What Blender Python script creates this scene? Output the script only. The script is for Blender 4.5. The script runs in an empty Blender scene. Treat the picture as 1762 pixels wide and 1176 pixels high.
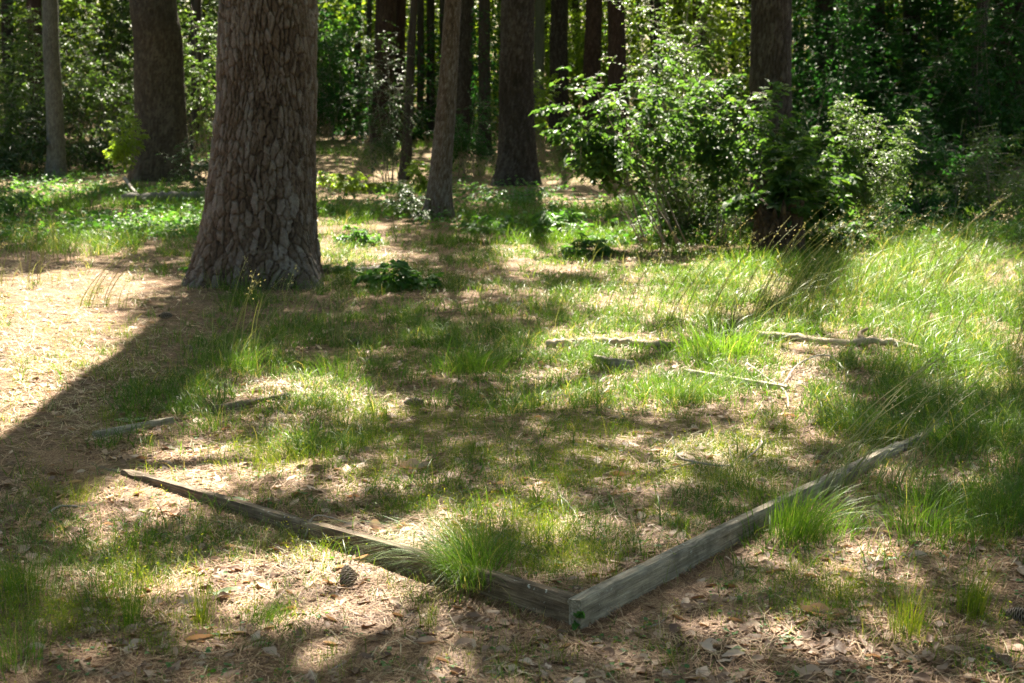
import bpy, math, numpy as np
from mathutils import Vector, Matrix

# ------------------------------------------------------------------ camera, light, exposure
F = 2204.0                      # focal length in pixels of the 1762 wide photograph
PITCH = math.radians(9.86)
CAMH = 1.5
SUN_EL, SUN_AZ = math.radians(50), math.radians(0.9)     # sun stands in front of the camera, high
SUN_STRENGTH, SKY_STRENGTH, EXPOSURE = 5.0, 0.05, 2.8
sc = bpy.context.scene
cam = bpy.data.cameras.new('camera'); camo = bpy.data.objects.new('camera', cam)
sc.collection.objects.link(camo); sc.camera = camo
camo.location = (0, 0, CAMH); camo.rotation_euler = (math.radians(90) - PITCH, 0, 0)
cam.sensor_width = 36; cam.lens = F / 1762 * 36; cam.clip_end = 600; cam.clip_start = .05
cam.dof.use_dof = True; cam.dof.focus_distance = 5.0; cam.dof.aperture_fstop = 5.0
w = bpy.data.worlds.new('World'); sc.world = w; w.use_nodes = True
wn = w.node_tree
sky = wn.nodes.new('ShaderNodeTexSky'); sky.sky_type = 'NISHITA'; sky.sun_disc = False
sky.sun_elevation = SUN_EL; sky.sun_rotation = SUN_AZ; sky.air_density = 1.3; sky.dust_density = 4.0; sky.ozone_density = .4
bg = wn.nodes['Background']; bg.inputs[1].default_value = SKY_STRENGTH
wn.links.new(sky.outputs[0], bg.inputs[0])
sun = bpy.data.lights.new('sun', 'SUN'); suno = bpy.data.objects.new('sun', sun); sc.collection.objects.link(suno)
sun.energy = SUN_STRENGTH; sun.angle = math.radians(.53); sun.color = (1, .91, .76)
SUN = Vector((math.sin(SUN_AZ) * math.cos(SUN_EL), math.cos(SUN_AZ) * math.cos(SUN_EL), math.sin(SUN_EL)))
suno.rotation_euler = SUN.to_track_quat('Z', 'Y').to_euler()
sc.view_settings.view_transform = 'Standard'; sc.view_settings.look = 'None'
sc.view_settings.exposure = EXPOSURE; sc.view_settings.gamma = 1
sc.cycles.max_bounces = 8; sc.cycles.diffuse_bounces = 4; sc.cycles.transmission_bounces = 5
sc.cycles.transparent_max_bounces = 4; sc.cycles.caustics_reflective = False; sc.cycles.caustics_refractive = False
sc.cycles.sample_clamp_indirect = 2; sc.cycles.use_denoising = True; sc.cycles.denoiser = 'OPENIMAGEDENOISE'; sc.cycles.denoising_input_passes = 'RGB_ALBEDO_NORMAL'; sc.cycles.denoising_prefilter = 'NONE'
COT = 1 / math.tan(SUN_EL)
rng = np.random.default_rng(7)

# ------------------------------------------------------------------ noise and terrain
def _hash(i, j, s):
    n = (i.astype(np.int64) * 374761393 + j.astype(np.int64) * 668265263 + s * 974634777) & 0x7fffffff
    n = ((n ^ (n >> 13)) * 1274126177) & 0x7fffffff
    return ((n ^ (n >> 16)) & 0xffff) / 65535.0
def vnoise(x, y, s=0):
    x = np.asarray(x, float); y = np.asarray(y, float)
    i = np.floor(x); j = np.floor(y); u = x - i; v = y - j
    u = u * u * (3 - 2 * u); v = v * v * (3 - 2 * v)
    i = i.astype(np.int64); j = j.astype(np.int64)
    return (_hash(i, j, s) * (1 - u) + _hash(i + 1, j, s) * u) * (1 - v) + (_hash(i, j + 1, s) * (1 - u) + _hash(i + 1, j + 1, s) * u) * v
def fbm(x, y, s=0, o=3):
    r = 0; a = 1; t = 0
    for k in range(o):
        r = r + a * vnoise(x * 2 ** k, y * 2 ** k, s + k * 17); t += a; a *= .5
    return r / t
def sstep(a, b, x):
    t = np.clip((x - a) / (b - a), 0, 1); return t * t * (3 - 2 * t)

def flat_pt(px, py, z=0.0):
    dx = (px - 881) / F; dy = (588 - py) / F
    d = np.array([dx, math.cos(PITCH) + dy * math.sin(PITCH), -math.sin(PITCH) + dy * math.cos(PITCH)])
    return np.array([0, 0, CAMH]) + d * ((z - CAMH) / d[2])
# corners of the timber bed (outer faces of its boards)
TOPZ = .108
cF = flat_pt(1000, 1030, TOPZ)[:2]
cR = flat_pt(1665, 718, .02)[:2]
cL = flat_pt(128, 789, .015)[:2]
uR = (cR - cF) / np.linalg.norm(cR - cF); nR = np.array([-uR[1], uR[0]])      # into the bed
uL = (cL - cF) / np.linalg.norm(cL - cF); nL = np.array([uL[1], -uL[0]])
def bed_raise(x, y):
    px = x - cF[0]; py = y - cF[1]
    sR = px * nR[0] + py * nR[1]; sL = px * nL[0] + py * nL[1]
    s = np.minimum(sR, sL)
    aR = px * uR[0] + py * uR[1]; aL = px * uL[0] + py * uL[1]
    d = np.hypot(px, py)
    h = .072 * (1 - sstep(.2, 3.2, d))
    return h * sstep(.004, .034, s) * 1.0
def gz(x, y):
    x = np.asarray(x, float); y = np.asarray(y, float)
    t = np.clip((y - 16) / 52, 0, 1)
    z = 1.95 * t * t * (3 - 2 * t)
    px = x - cF[0]; py = y - cF[1]
    sR = np.abs(px * nR[0] + py * nR[1]); sL = np.abs(px * nL[0] + py * nL[1])
    near = np.minimum(sR, sL)
    k = .35 + .65 * sstep(.02, .35, near)
    z = z + (fbm(x * .55, y * .55, 3) - .5) * .05 * k + (fbm(x * 3.1, y * 3.1, 5) - .5) * .022 * k + (fbm(x * 14, y * 14, 9, 2) - .5) * .012 * k
    z = z + np.where(y > 18, (fbm(x * .2, y * .2, 31) - .5) * .35 * sstep(18, 30, y), 0)
    return z + bed_raise(x, y)
TS = np.exp(np.linspace(math.log(2.0), math.log(110), 5000))
def gp(px, py, dz=0.0):
    """the point where the ground lies behind a place in the photograph"""
    dx = (px - 881) / F; dy = (588 - py) / F
    d = np.array([dx, math.cos(PITCH) + dy * math.sin(PITCH), -math.sin(PITCH) + dy * math.cos(PITCH)])
    X = d[0] * TS; Y = d[1] * TS; Z = CAMH + d[2] * TS
    b = np.nonzero(Z <= gz(X, Y) + dz)[0]
    k = b[0] if len(b) else len(TS) - 1
    return np.array([X[k], Y[k], Z[k]])
def ray_at(px, py, Y):
    dx = (px - 881) / F; dy = (588 - py) / F
    d = np.array([dx, math.cos(PITCH) + dy * math.sin(PITCH), -math.sin(PITCH) + dy * math.cos(PITCH)])
    return np.array([0, 0, CAMH]) + d * (Y / d[1])
def proj(x, y, z):
    X = x; Yc = y * math.cos(PITCH) - (z - CAMH) * math.sin(PITCH); U = y * math.sin(PITCH) + (z - CAMH) * math.cos(PITCH)
    Yc = np.maximum(Yc, .2)
    return 881 + F * X / Yc, 588 - F * U / Yc

# where the forest floor lies in the sun: (photo x, photo y, rx, ry, amount), read off the photograph
LIT = [(800,955,95,60,1.1),(335,782,110,36,1.1),(412,655,36,55,1.1),(1150,700,120,30,.8),(70,560,165,92,1.2),(40,700,135,95,1.2),(170,500,110,45,1),(190,610,60,45,1),(10,800,50,40,.8),
 (500,668,130,36,.95),(620,705,110,34,.85),(420,700,70,28,.6),(280,850,135,50,1.25),(190,860,70,40,.8),(500,800,120,60,.62),(640,860,90,40,.6),
 (350,1010,185,66,1.05),(180,985,110,55,.85),(540,965,130,60,.6),(650,1000,90,60,.95),(100,930,80,40,.5),
 (1560,520,125,75,1.25),(1690,560,120,70,1.25),(1725,660,60,50,1.1),(1610,610,110,40,.95),(1700,480,110,45,.95),(1560,440,110,40,.8),
 (1300,590,160,42,1.3),(1050,596,150,34,1.2),(1250,660,140,45,1),(1390,705,75,50,.85),(1000,655,140,32,1),(900,705,130,32,.6),
 (990,905,170,66,.62),(950,965,110,42,.7),(1060,985,90,40,.75),(1250,795,115,48,.9),(1120,860,80,36,.75),(740,840,90,40,.5),
 (1500,965,125,52,.95),(1375,862,62,26,1),(1310,510,85,55,1.1),(1490,455,60,45,1.2),(1625,640,60,60,1.1),(1390,650,50,45,.95),(1480,805,70,26,.6),(620,425,110,36,1),(700,450,90,30,.8),(800,405,150,34,.75),
 (1000,435,200,44,.95),(1200,455,130,44,.95),(1100,525,160,40,.85),(760,475,100,22,.45),(870,520,130,30,.5),(740,602,120,26,.45),
 (150,420,130,40,.6),(1200,700,60,25,.5),(1620,900,80,30,.35),(1330,1120,200,34,.3),(820,1060,140,30,.4),(1250,1040,150,40,.35)]
def lit_near(u, v):
    px, py = proj(u, v, 0 * u)
    L = np.full(u.shape, .12)
    for cx, cy, rx, ry, s in LIT:
        r2 = ((px - cx) / rx) ** 2 + ((py - cy) / ry) ** 2
        L = np.maximum(L, s * np.clip(1.45 - r2, 0, 1))
    return L
# spots in the sun further back or above the ground: (x px, y px, distance, radius m, amount)
SPOTS = [(1265,200,15.9,.85,1.5),(1170,310,15.8,.45,.9),(1090,190,15.6,.4,.8),(1480,250,16.6,.7,1.4),(1440,330,16.8,.5,.8),(1160,355,16.5,.5,.9),(575,225,40,2.6,.9),(1030,320,22,1.5,.8),
 (900,300,24,.9,.6),(1150,400,17,1.0,.9),(40,170,27,2.6,.75),(150,110,28,2,.6),(600,300,23,1.1,.9),(215,225,26,.8,1),(330,150,30,1.5,.7),(660,150,30,1.6,.6),
 (1700,300,20,1.0,.6),(160,290,24,1.4,.7),(20,280,22,1.2,.8),(990,265,28,1.4,.8),(60,60,28,1.8,.6),(740,400,18.5,.7,.6),(560,380,18,1.1,.9),(300,360,18,1.2,.8),(450,300,22,1,.5)]
SP = []
for a, b, Y, r, s in SPOTS:
    p = ray_at(a, b, Y); z = max(p[2], 0); SP.append((p[0] - z * COT * math.sin(SUN_AZ), p[1] - z * COT, r, s))
def emap(px, py, lst, base=0.0):
    L = np.full(px.shape, base)
    for cx, cy, rx, ry, s in lst:
        r2 = ((px - cx) / rx) ** 2 + ((py - cy) / ry) ** 2
        L = np.maximum(L, s * np.clip(1.35 - r2, 0, 1))
    return L
DARK = [(765,430,85,90,.8),(778,415,46,75,.9),(905,365,60,50,.85),(885,330,60,40,.7),(745,540,150,34,.5),(760,640,130,26,.4)]
def lit(u, v):
    L = np.where(v < 2.4, .22, lit_near(u, np.maximum(v, 2.4)))
    far = .25 - .13 * sstep(3, 11, u * 18 / np.maximum(v, 10)) * (1 - sstep(48, 62, v))
    far = far * (1 + .9 * (fbm(u * .35, v * .35, 77) - .5) * 2)
    far = np.clip(far, 0.0, 1)
    k = sstep(15.5, 19, v)
    L = L * (1 - k) + far * k
    px, py = proj(u, np.maximum(v, 2.4), 0 * u); L = L * (1 - np.where(v > 2.4, emap(px, py, DARK), 0))
    for x, y, r, s in SP:
        d2 = ((u - x) ** 2 + (v - y) ** 2) / (r * r)
        L = np.maximum(L, s * np.clip(1.4 - d2, 0, 1))
    return L

# ------------------------------------------------------------------ mesh helpers
class MB:
    def __init__(s): s.v = []; s.q = []; s.t = []; s.r = []; s.n = 0
    def add(s, v, q=None, t=None, r=.5):
        v = np.asarray(v, float).reshape(-1, 3)
        if q is not None and len(q): s.q.append(np.asarray(q, np.int64).reshape(-1, 4) + s.n)
        if t is not None and len(t): s.t.append(np.asarray(t, np.int64).reshape(-1, 3) + s.n)
        s.v.append(v); s.r.append(np.broadcast_to(np.asarray(r, float), (len(v),)).copy()); s.n += len(v)
    def mesh(s, name, smooth=True, extra=None):
        V = np.concatenate(s.v); R = np.concatenate(s.r)
        Q = np.concatenate(s.q) if s.q else np.zeros((0, 4), int); T = np.concatenate(s.t) if s.t else np.zeros((0, 3), int)
        me = bpy.data.meshes.new(name)
        me.vertices.add(len(V)); me.vertices.foreach_set('co', V.astype(np.float32).ravel())
        me.loops.add(Q.size + T.size); me.polygons.add(len(Q) + len(T))
        me.loops.foreach_set('vertex_index', np.concatenate([Q.ravel(), T.ravel()]).astype(np.int32))
        me.polygons.foreach_set('loop_start', np.concatenate([np.arange(len(Q)) * 4, Q.size + np.arange(len(T)) * 3]).astype(np.int32))
        me.polygons.foreach_set('use_smooth', np.full(len(Q) + len(T), smooth))
        a = me.attributes.new('rnd', 'FLOAT', 'POINT'); a.data.foreach_set('value', R.astype(np.float32))
        for k, val in (extra or {}).items():
            a = me.attributes.new(k, 'FLOAT', 'POINT'); a.data.foreach_set('value', np.asarray(val, np.float32))
        me.update(calc_edges=True); me.validate()
        return me
def link(name, me, mat=None, parent=None, loc=(0, 0, 0)):
    o = bpy.data.objects.new(name, me); sc.collection.objects.link(o)
    if mat is not None and me is not None: me.materials.append(mat)
    if parent is not None: o.parent = parent
    o.location = loc
    return o
def tag(o, label=None, cat=None, group=None, kind=None):
    for k, v in (('label', label), ('category', cat), ('group', group), ('kind', kind)):
        if v: o[k] = v
    return o
def empty(name, loc):
    o = bpy.data.objects.new(name, None); sc.collection.objects.link(o); o.location = loc; o.empty_display_size = .1; return o

def unit(a): return a / np.maximum(np.linalg.norm(a, axis=-1, keepdims=True), 1e-9)
def tube(mb, pts, rad, sides=6, r=.5, cap=True):
    P = np.asarray(pts, float); n = len(P); rad = np.broadcast_to(np.asarray(rad, float), (n,))
    T = unit(np.gradient(P, axis=0)); ref = np.array([0, 0, 1.]) if abs(T[0][2]) < .8 else np.array([1., 0, 0])
    A = unit(np.cross(T, ref)); B = np.cross(T, A)
    th = np.arange(sides) * 2 * math.pi / sides
    V = P[:, None] + rad[:, None, None] * (np.cos(th)[None, :, None] * A[:, None] + np.sin(th)[None, :, None] * B[:, None])
    q = []
    for i in range(n - 1):
        for j in range(sides): q.append((i * sides + j, i * sides + (j + 1) % sides, (i + 1) * sides + (j + 1) % sides, (i + 1) * sides + j))
    V = V.reshape(-1, 3); t = []
    if cap:
        V = np.vstack([V, P[:1], P[-1:]]); k = n * sides
        for j in range(sides): t += [(k, (j + 1) % sides, j), (k + 1, (n - 1) * sides + j, (n - 1) * sides + (j + 1) % sides)]
    mb.add(V, q, t, r)
def spline(pts, n):
    P = np.asarray(pts, float); P = np.vstack([2 * P[0] - P[1], P, 2 * P[-1] - P[-2]]); out = []
    m = len(P) - 3
    for s in np.linspace(0, m - 1e-6, n):
        i = int(s); t = s - i; a, b, c, d = P[i:i + 4]
        out.append(.5 * ((2 * b) + (c - a) * t + (2 * a - 5 * b + 4 * c - d) * t * t + (3 * b - a - 3 * c + d) * t ** 3))
    return np.array(out)

def leaves(mb, pos, dirs, nrm, length, width, fold=.18, curl=.15, r=None):
    """six sided leaves folded along the midrib"""
    N = len(pos); D = unit(dirs); S = unit(np.cross(D, nrm)); U = np.cross(S, D)
    L = np.broadcast_to(np.asarray(length, float), (N,))[:, None]; W = np.broadcast_to(np.asarray(width, float), (N,))[:, None] * .5
    b = pos; tip = pos + D * L - U * L * curl
    l1 = pos + D * L * .3 + S * W + U * W * fold; l2 = pos + D * L * .66 + S * W * .82 + U * W * fold - U * L * curl * .3
    r1 = pos + D * L * .3 - S * W + U * W * fold; r2 = pos + D * L * .66 - S * W * .82 + U * W * fold - U * L * curl * .3
    V = np.stack([b, l1, l2, tip, r2, r1], 1).reshape(-1, 3)
    k = np.arange(N)[:, None] * 6
    q = np.concatenate([k + np.array([[0, 3, 2, 1]]), k + np.array([[0, 5, 4, 3]])])
    rr = np.repeat(rng.random(N) if r is None else r, 6)
    mb.add(V, q, None, rr)
def blades(mb, base, h, lean, width, r=None, seg=3, droop=.5):
    """grass blades: base (N,3), height, lean vector (N,2) at the tip, width"""
    N = len(base); h = np.broadcast_to(h, (N,)); width = np.broadcast_to(width, (N,))
    ts = np.linspace(0, 1, seg + 1)
    side = rng.normal(size=(N, 2)); side = unit(side)
    V = []
    for i, t in enumerate(ts):
        c = base.copy(); c[:, :2] += lean * (t ** 1.8)[None] if False else lean * t ** 1.8
        c[:, 2] += h * (t - droop * np.minimum(np.linalg.norm(lean, axis=1) / np.maximum(h, .01), 1.5) * .42 * t ** 3)
        if i < seg:
            ww = width * (1 - .75 * t) * .5
            a = c.copy(); a[:, :2] += side * ww[:, None]; b = c.copy(); b[:, :2] -= side * ww[:, None]
            V += [a, b]
        else: V.append(c)
    m = 2 * seg + 1
    V = np.stack(V, 1).reshape(-1, 3); k = np.arange(N)[:, None] * m
    q = np.concatenate([k + np.array([[2 * i, 2 * i + 1, 2 * i + 3, 2 * i + 2]]) for i in range(seg - 1)])
    t = k + np.array([[2 * seg - 2, 2 * seg - 1, 2 * seg]])
    mb.add(V, q, t, np.repeat(rng.random(N) if r is None else r, m))
def rand_dirs(n, up=0.0):
    d = rng.normal(size=(n, 3)); d[:, 2] += up; return unit(d)

# ------------------------------------------------------------------ materials
def mat(name):
    m = bpy.data.materials.new(name); m.use_nodes = True
    nt = m.node_tree; return m, nt, nt.nodes['Principled BSDF'], nt.nodes['Material Output']
def ramp(nt, stops, fac):
    r = nt.nodes.new('ShaderNodeValToRGB'); e = r.color_ramp.elements
    e[0].position, e[0].color = stops[0][0], (*stops[0][1], 1); e[1].position, e[1].color = stops[-1][0], (*stops[-1][1], 1)
    for p, c in stops[1:-1]: x = e.new(p); x.color = (*c, 1)
    nt.links.new(fac, r.inputs[0]); return r.outputs[0]
def attr(nt, n='rnd'):
    a = nt.nodes.new('ShaderNodeAttribute'); a.attribute_name = n; return a.outputs['Fac']
def leaf_mat(name, stops, trans=.45, rough=.45, spec=.5, tcol=(1.15, 1.15, .45)):
    m, nt, p, out = mat(name)
    c = ramp(nt, stops, attr(nt))
    nt.links.new(c, p.inputs['Base Color']); p.inputs['Roughness'].default_value = rough
    p.inputs['Specular IOR Level'].default_value = spec
    tr = nt.nodes.new('ShaderNodeBsdfTranslucent'); mx = nt.nodes.new('ShaderNodeMixShader'); mx.inputs[0].default_value = trans
    mul = nt.nodes.new('ShaderNodeMix'); mul.data_type = 'RGBA'; mul.blend_type = 'MULTIPLY'; mul.inputs[0].default_value = 1
    nt.links.new(c, mul.inputs[6]); mul.inputs[7].default_value = (*[k * 1.7 for k in tcol], 1)
    nt.links.new(mul.outputs[2], tr.inputs[0])
    nt.links.new(p.outputs[0], mx.inputs[1]); nt.links.new(tr.outputs[0], mx.inputs[2]); nt.links.new(mx.outputs[0], out.inputs[0])
    return m
G = lambda r, g, b: (r, g, b)
M_CANOPY = leaf_mat('canopy leaf', [(0, G(.035, .075, .015)), (1, G(.09, .15, .025))], .4)
M_HOLLY = leaf_mat('small glossy leaf', [(0, G(.018, .042, .012)), (.6, G(.033, .068, .02)), (1, G(.06, .10, .028))], .25, .45, .35, (1, 1.1, .5))
M_HOLLYL = leaf_mat('small pale leaf', [(0, G(.035, .07, .02)), (.6, G(.07, .115, .03)), (1, G(.14, .19, .05))], .4, .45, .35, (1, 1.1, .5))
M_BROAD = leaf_mat('broad shrub leaf', [(0, G(.03, .07, .024)), (.6, G(.05, .105, .034)), (1, G(.105, .165, .04))], .46, .52, .28, (1.15, 1.15, .4))
M_BRIGHT = leaf_mat('yellow green leaf', [(0, G(.10, .17, .02)), (1, G(.20, .28, .04))], .5, .5, .4)
M_DARK = leaf_mat('dark evergreen leaf', [(0, G(.016, .048, .014)), (.7, G(.028, .08, .02)), (1, G(.055, .13, .03))], .38, .55, .2, (.8, 1.1, .5))
M_FORB = leaf_mat('forb leaf', [(0, G(.035, .11, .025)), (1, G(.09, .19, .045))], .42, .5, .45)
M_GRASS = leaf_mat('grass blade', [(0, G(.036, .078, .010)), (.55, G(.062, .13, .016)), (.84, G(.11, .175, .028)), (.9, G(.28, .25, .10)), (1, G(.40, .32, .17))], .42, .42, .35)
M_TUFT = leaf_mat('sedge blade', [(0, G(.045, .10, .012)), (.7, G(.09, .17, .022)), (.88, G(.12, .19, .04)), (1, G(.34, .28, .14))], .42, .45, .35)
M_WEED = leaf_mat('wiry weed', [(0, G(.07, .12, .012)), (.6, G(.14, .19, .02)), (1, G(.32, .30, .04))], .4, .5, .4)
M_STALK = leaf_mat('seeding stalk', [(0, G(.17, .21, .06)), (.5, G(.32, .32, .15)), (1, G(.44, .40, .27))], .25, .6, .2) if 0 else leaf_mat('seeding stalk', [(0, G(.15, .19, .055)), (.55, G(.30, .30, .13)), (1, G(.42, .38, .26))], .2, .5, .4, (1.1, 1, .6))
M_NEEDLE = leaf_mat('fallen pine needle', [(0, G(.085, .035, .018)), (.5, G(.25, .138, .07)), (1, G(.50, .34, .2))], .1, .55, .3, (1, .8, .6))
M_STRAW = leaf_mat('dead straw', [(0, G(.24, .19, .09)), (.5, G(.42, .35, .2)), (1, G(.6, .53, .36))], .2, .55, .35, (1, .9, .6))
M_LITTER = leaf_mat('fallen dry leaf', [(0, G(.08, .045, .03)), (.35, G(.19, .115, .075)), (.7, G(.36, .25, .175)), (.95, G(.54, .42, .32)), (1, G(.34, .20, .12))], .22, .6, .35, (1.1, .9, .6))
M_PALEGREEN = leaf_mat('fallen green leaf', [(0, G(.2, .28, .15)), (1, G(.27, .34, .2))], .25, .55, .3)

def bark_mat(name, dark, mid, light, scale=1.0, bump=.02, obj=True, vscale=.3, green=None):
    m, nt, p, out = mat(name)
    tc = nt.nodes.new('ShaderNodeTexCoord'); mp = nt.nodes.new('ShaderNodeMapping'); mp.inputs['Scale'].default_value = (scale, scale, scale * vscale)
    nt.links.new(tc.outputs['Object'], mp.inputs[0])
    nz = nt.nodes.new('ShaderNodeTexNoise'); nz.inputs['Scale'].default_value = 14; nz.inputs['Detail'].default_value = 8; nz.inputs['Roughness'].default_value = .65
    nt.links.new(mp.outputs[0], nz.inputs[0])
    n2 = nt.nodes.new('ShaderNodeTexNoise'); n2.inputs['Scale'].default_value = 90; n2.inputs['Detail'].default_value = 6; nt.links.new(mp.outputs[0], n2.inputs[0])
    mth = nt.nodes.new('ShaderNodeMath'); mth.operation = 'MULTIPLY_ADD'; mth.inputs[1].default_value = .85
    nt.links.new(attr(nt), mth.inputs[0]); 
    m2 = nt.nodes.new('ShaderNodeMath'); m2.operation = 'MULTIPLY'; m2.inputs[1].default_value = .3; nt.links.new(nz.outputs[0], m2.inputs[0]); nt.links.new(m2.outputs[0], mth.inputs[2])
    c = ramp(nt, [(.15, dark), (.48, mid), (.95, light)], mth.outputs[0])
    mx = nt.nodes.new('ShaderNodeMix'); mx.data_type = 'RGBA'; mx.blend_type = 'OVERLAY'; mx.inputs[0].default_value = .55
    nt.links.new(c, mx.inputs[6]); nt.links.new(n2.outputs[0], mx.inputs[7])
    nt.links.new(mx.outputs[2], p.inputs['Base Color']); p.inputs['Roughness'].default_value = .88; p.inputs['Specular IOR Level'].default_value = .25
    ad = nt.nodes.new('ShaderNodeMath'); ad.operation = 'ADD'; nt.links.new(nz.outputs[0], ad.inputs[0]); nt.links.new(n2.outputs[0], ad.inputs[1])
    bp = nt.nodes.new('ShaderNodeBump'); bp.inputs['Distance'].default_value = bump; bp.inputs['Strength'].default_value = .8
    nt.links.new(ad.outputs[0], bp.inputs['Height']); nt.links.new(bp.outputs[0], p.inputs['Normal'])
    return m
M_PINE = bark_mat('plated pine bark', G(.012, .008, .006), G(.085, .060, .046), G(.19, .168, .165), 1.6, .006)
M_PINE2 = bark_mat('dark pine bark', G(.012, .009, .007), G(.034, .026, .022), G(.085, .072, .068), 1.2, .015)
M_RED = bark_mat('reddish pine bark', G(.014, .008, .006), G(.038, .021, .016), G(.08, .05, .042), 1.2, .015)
M_OAK = bark_mat('brown oak bark', G(.022, .017, .012), G(.05, .04, .03), G(.10, .085, .065), 1.2, .02)
M_GREY = bark_mat('grey smooth bark', G(.05, .05, .042), G(.10, .10, .085), G(.18, .18, .155), 1.2, .01)
M_TWIG = bark_mat('twig bark', G(.10, .085, .07), G(.2, .17, .14), G(.34, .3, .26), 3, .002, vscale=1)
M_LOG = bark_mat('pale dead wood', G(.10, .07, .045), G(.27, .20, .13), G(.46, .38, .27), 3, .01, vscale=1)
M_DLOG = bark_mat('dark rotting wood', G(.05, .045, .04), G(.11, .10, .085), G(.2, .18, .16), 3, .006, vscale=1)
M_STUMP = bark_mat('rotten stump wood', G(.02, .013, .009), G(.065, .043, .03), G(.14, .10, .075), 2.5, .015, vscale=.3)

def wood_mat(name, a, b, c_):
    m, nt, p, out = mat(name)
    tc = nt.nodes.new('ShaderNodeTexCoord'); mp = nt.nodes.new('ShaderNodeMapping'); mp.inputs['Scale'].default_value = (1.2, 22, 22)
    nt.links.new(tc.outputs['Object'], mp.inputs[0])
    n1 = nt.nodes.new('ShaderNodeTexNoise'); n1.inputs['Scale'].default_value = 5; n1.inputs['Detail'].default_value = 9; n1.inputs['Roughness'].default_value = .7; n1.inputs['Distortion'].default_value = .4
    nt.links.new(mp.outputs[0], n1.inputs[0])
    n2 = nt.nodes.new('ShaderNodeTexNoise'); n2.inputs['Scale'].default_value = 7; n2.inputs['Detail'].default_value = 6; n2.inputs['Roughness'].default_value = .7; nt.links.new(tc.outputs['Object'], n2.inputs[0])
    n3 = nt.nodes.new('ShaderNodeTexNoise'); n3.inputs['Scale'].default_value = 60; n3.inputs['Detail'].default_value = 3; nt.links.new(tc.outputs['Object'], n3.inputs[0])
    c1 = ramp(nt, [(.32, a), (.5, b), (.68, c_)], n1.outputs[0])
    c2 = ramp(nt, [(.35, G(.45, .42, .38)), (.5, G(.9, .88, .85)), (.62, G(1.15, 1.12, 1.08))], n2.outputs[0])
    mx = nt.nodes.new('ShaderNodeMix'); mx.data_type = 'RGBA'; mx.blend_type = 'MULTIPLY'; mx.inputs[0].default_value = .9
    nt.links.new(c1, mx.inputs[6]); nt.links.new(c2, mx.inputs[7])
    # pale lichen flecks and dark mould along the lower face
    lf = ramp(nt, [(.66, G(0, 0, 0)), (.74, G(1, 1, 1))], n3.outputs[0])
    m3 = nt.nodes.new('ShaderNodeMix'); m3.data_type = 'RGBA'; nt.links.new(lf, m3.inputs[0]); nt.links.new(mx.outputs[2], m3.inputs[6]); m3.inputs[7].default_value = (.42, .42, .36, 1)
    nt.links.new(m3.outputs[2], p.inputs['Base Color']); p.inputs['Roughness'].default_value = .85; p.inputs['Specular IOR Level'].default_value = .3
    bp = nt.nodes.new('ShaderNodeBump'); bp.inputs['Distance'].default_value = .004; bp.inputs['Strength'].default_value = 1
    nt.links.new(n1.outputs[0], bp.inputs['Height']); nt.links.new(bp.outputs[0], p.inputs['Normal'])
    return m
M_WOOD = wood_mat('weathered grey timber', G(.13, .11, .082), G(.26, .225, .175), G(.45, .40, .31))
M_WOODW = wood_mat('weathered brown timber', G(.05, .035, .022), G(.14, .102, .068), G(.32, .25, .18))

def ground_mat():
    m, nt, p, out = mat('forest floor')
    tc = nt.nodes.new('ShaderNodeTexCoord')
    def noise(s, d=6, rough=.6, dist=0, sc_=None):
        n = nt.nodes.new('ShaderNodeTexNoise'); n.inputs['Scale'].default_value = s; n.inputs['Detail'].default_value = d; n.inputs['Roughness'].default_value = rough; n.inputs['Distortion'].default_value = dist
        nt.links.new(tc.outputs['Object'], n.inputs[0]); return n.outputs[0]
    big = noise(1.1, 5); fine = noise(38, 8, .75, 1.5); grit = noise(160, 4, .7)
    c1 = ramp(nt, [(.36, G(.042, .027, .018)), (.5, G(.14, .092, .06)), (.62, G(.27, .19, .13))], fine)
    c2 = ramp(nt, [(.3, G(.72, .62, .55)), (.5, G(1, .95, .9)), (.7, G(1.25, 1.15, 1.1))], big)
    mx = nt.nodes.new('ShaderNodeMix'); mx.data_type = 'RGBA'; mx.blend_type = 'MULTIPLY'; mx.inputs[0].default_value = 1
    nt.links.new(c1, mx.inputs[6]); nt.links.new(c2, mx.inputs[7])
    mg = ramp(nt, [(.36, G(.05, .07, .008)), (.64, G(.24, .25, .03))], grit)
    # moss amount: vertex attribute broken up by noise
    mul = nt.nodes.new('ShaderNodeMath'); mul.operation = 'MULTIPLY_ADD'; mul.inputs[1].default_value = 1.0
    nt.links.new(attr(nt, 'moss'), mul.inputs[0])
    k = nt.nodes.new('ShaderNodeMath'); k.operation = 'SUBTRACT'; nt.links.new(noise(9, 6, .7), k.inputs[0]); k.inputs[1].default_value = .50
    k2 = nt.nodes.new('ShaderNodeMath'); k2.operation = 'MULTIPLY'; nt.links.new(k.outputs[0], k2.inputs[0]); k2.inputs[1].default_value = 2.6
    nt.links.new(k2.outputs[0], mul.inputs[2])
    cl = nt.nodes.new('ShaderNodeClamp'); nt.links.new(mul.outputs[0], cl.inputs[0])
    m2 = nt.nodes.new('ShaderNodeMix'); m2.data_type = 'RGBA'; nt.links.new(cl.outputs[0], m2.inputs[0]); nt.links.new(mx.outputs[2], m2.inputs[6]); nt.links.new(mg, m2.inputs[7])
    nt.links.new(m2.outputs[2], p.inputs['Base Color']); p.inputs['Roughness'].default_value = .95; p.inputs['Specular IOR Level'].default_value = .2
    bp = nt.nodes.new('ShaderNodeBump'); bp.inputs['Distance'].default_value = .012; bp.inputs['Strength'].default_value = .9
    nt.links.new(fine, bp.inputs['Height']); nt.links.new(bp.outputs[0], p.inputs['Normal'])
    return m
M_GROUND = ground_mat()

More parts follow.
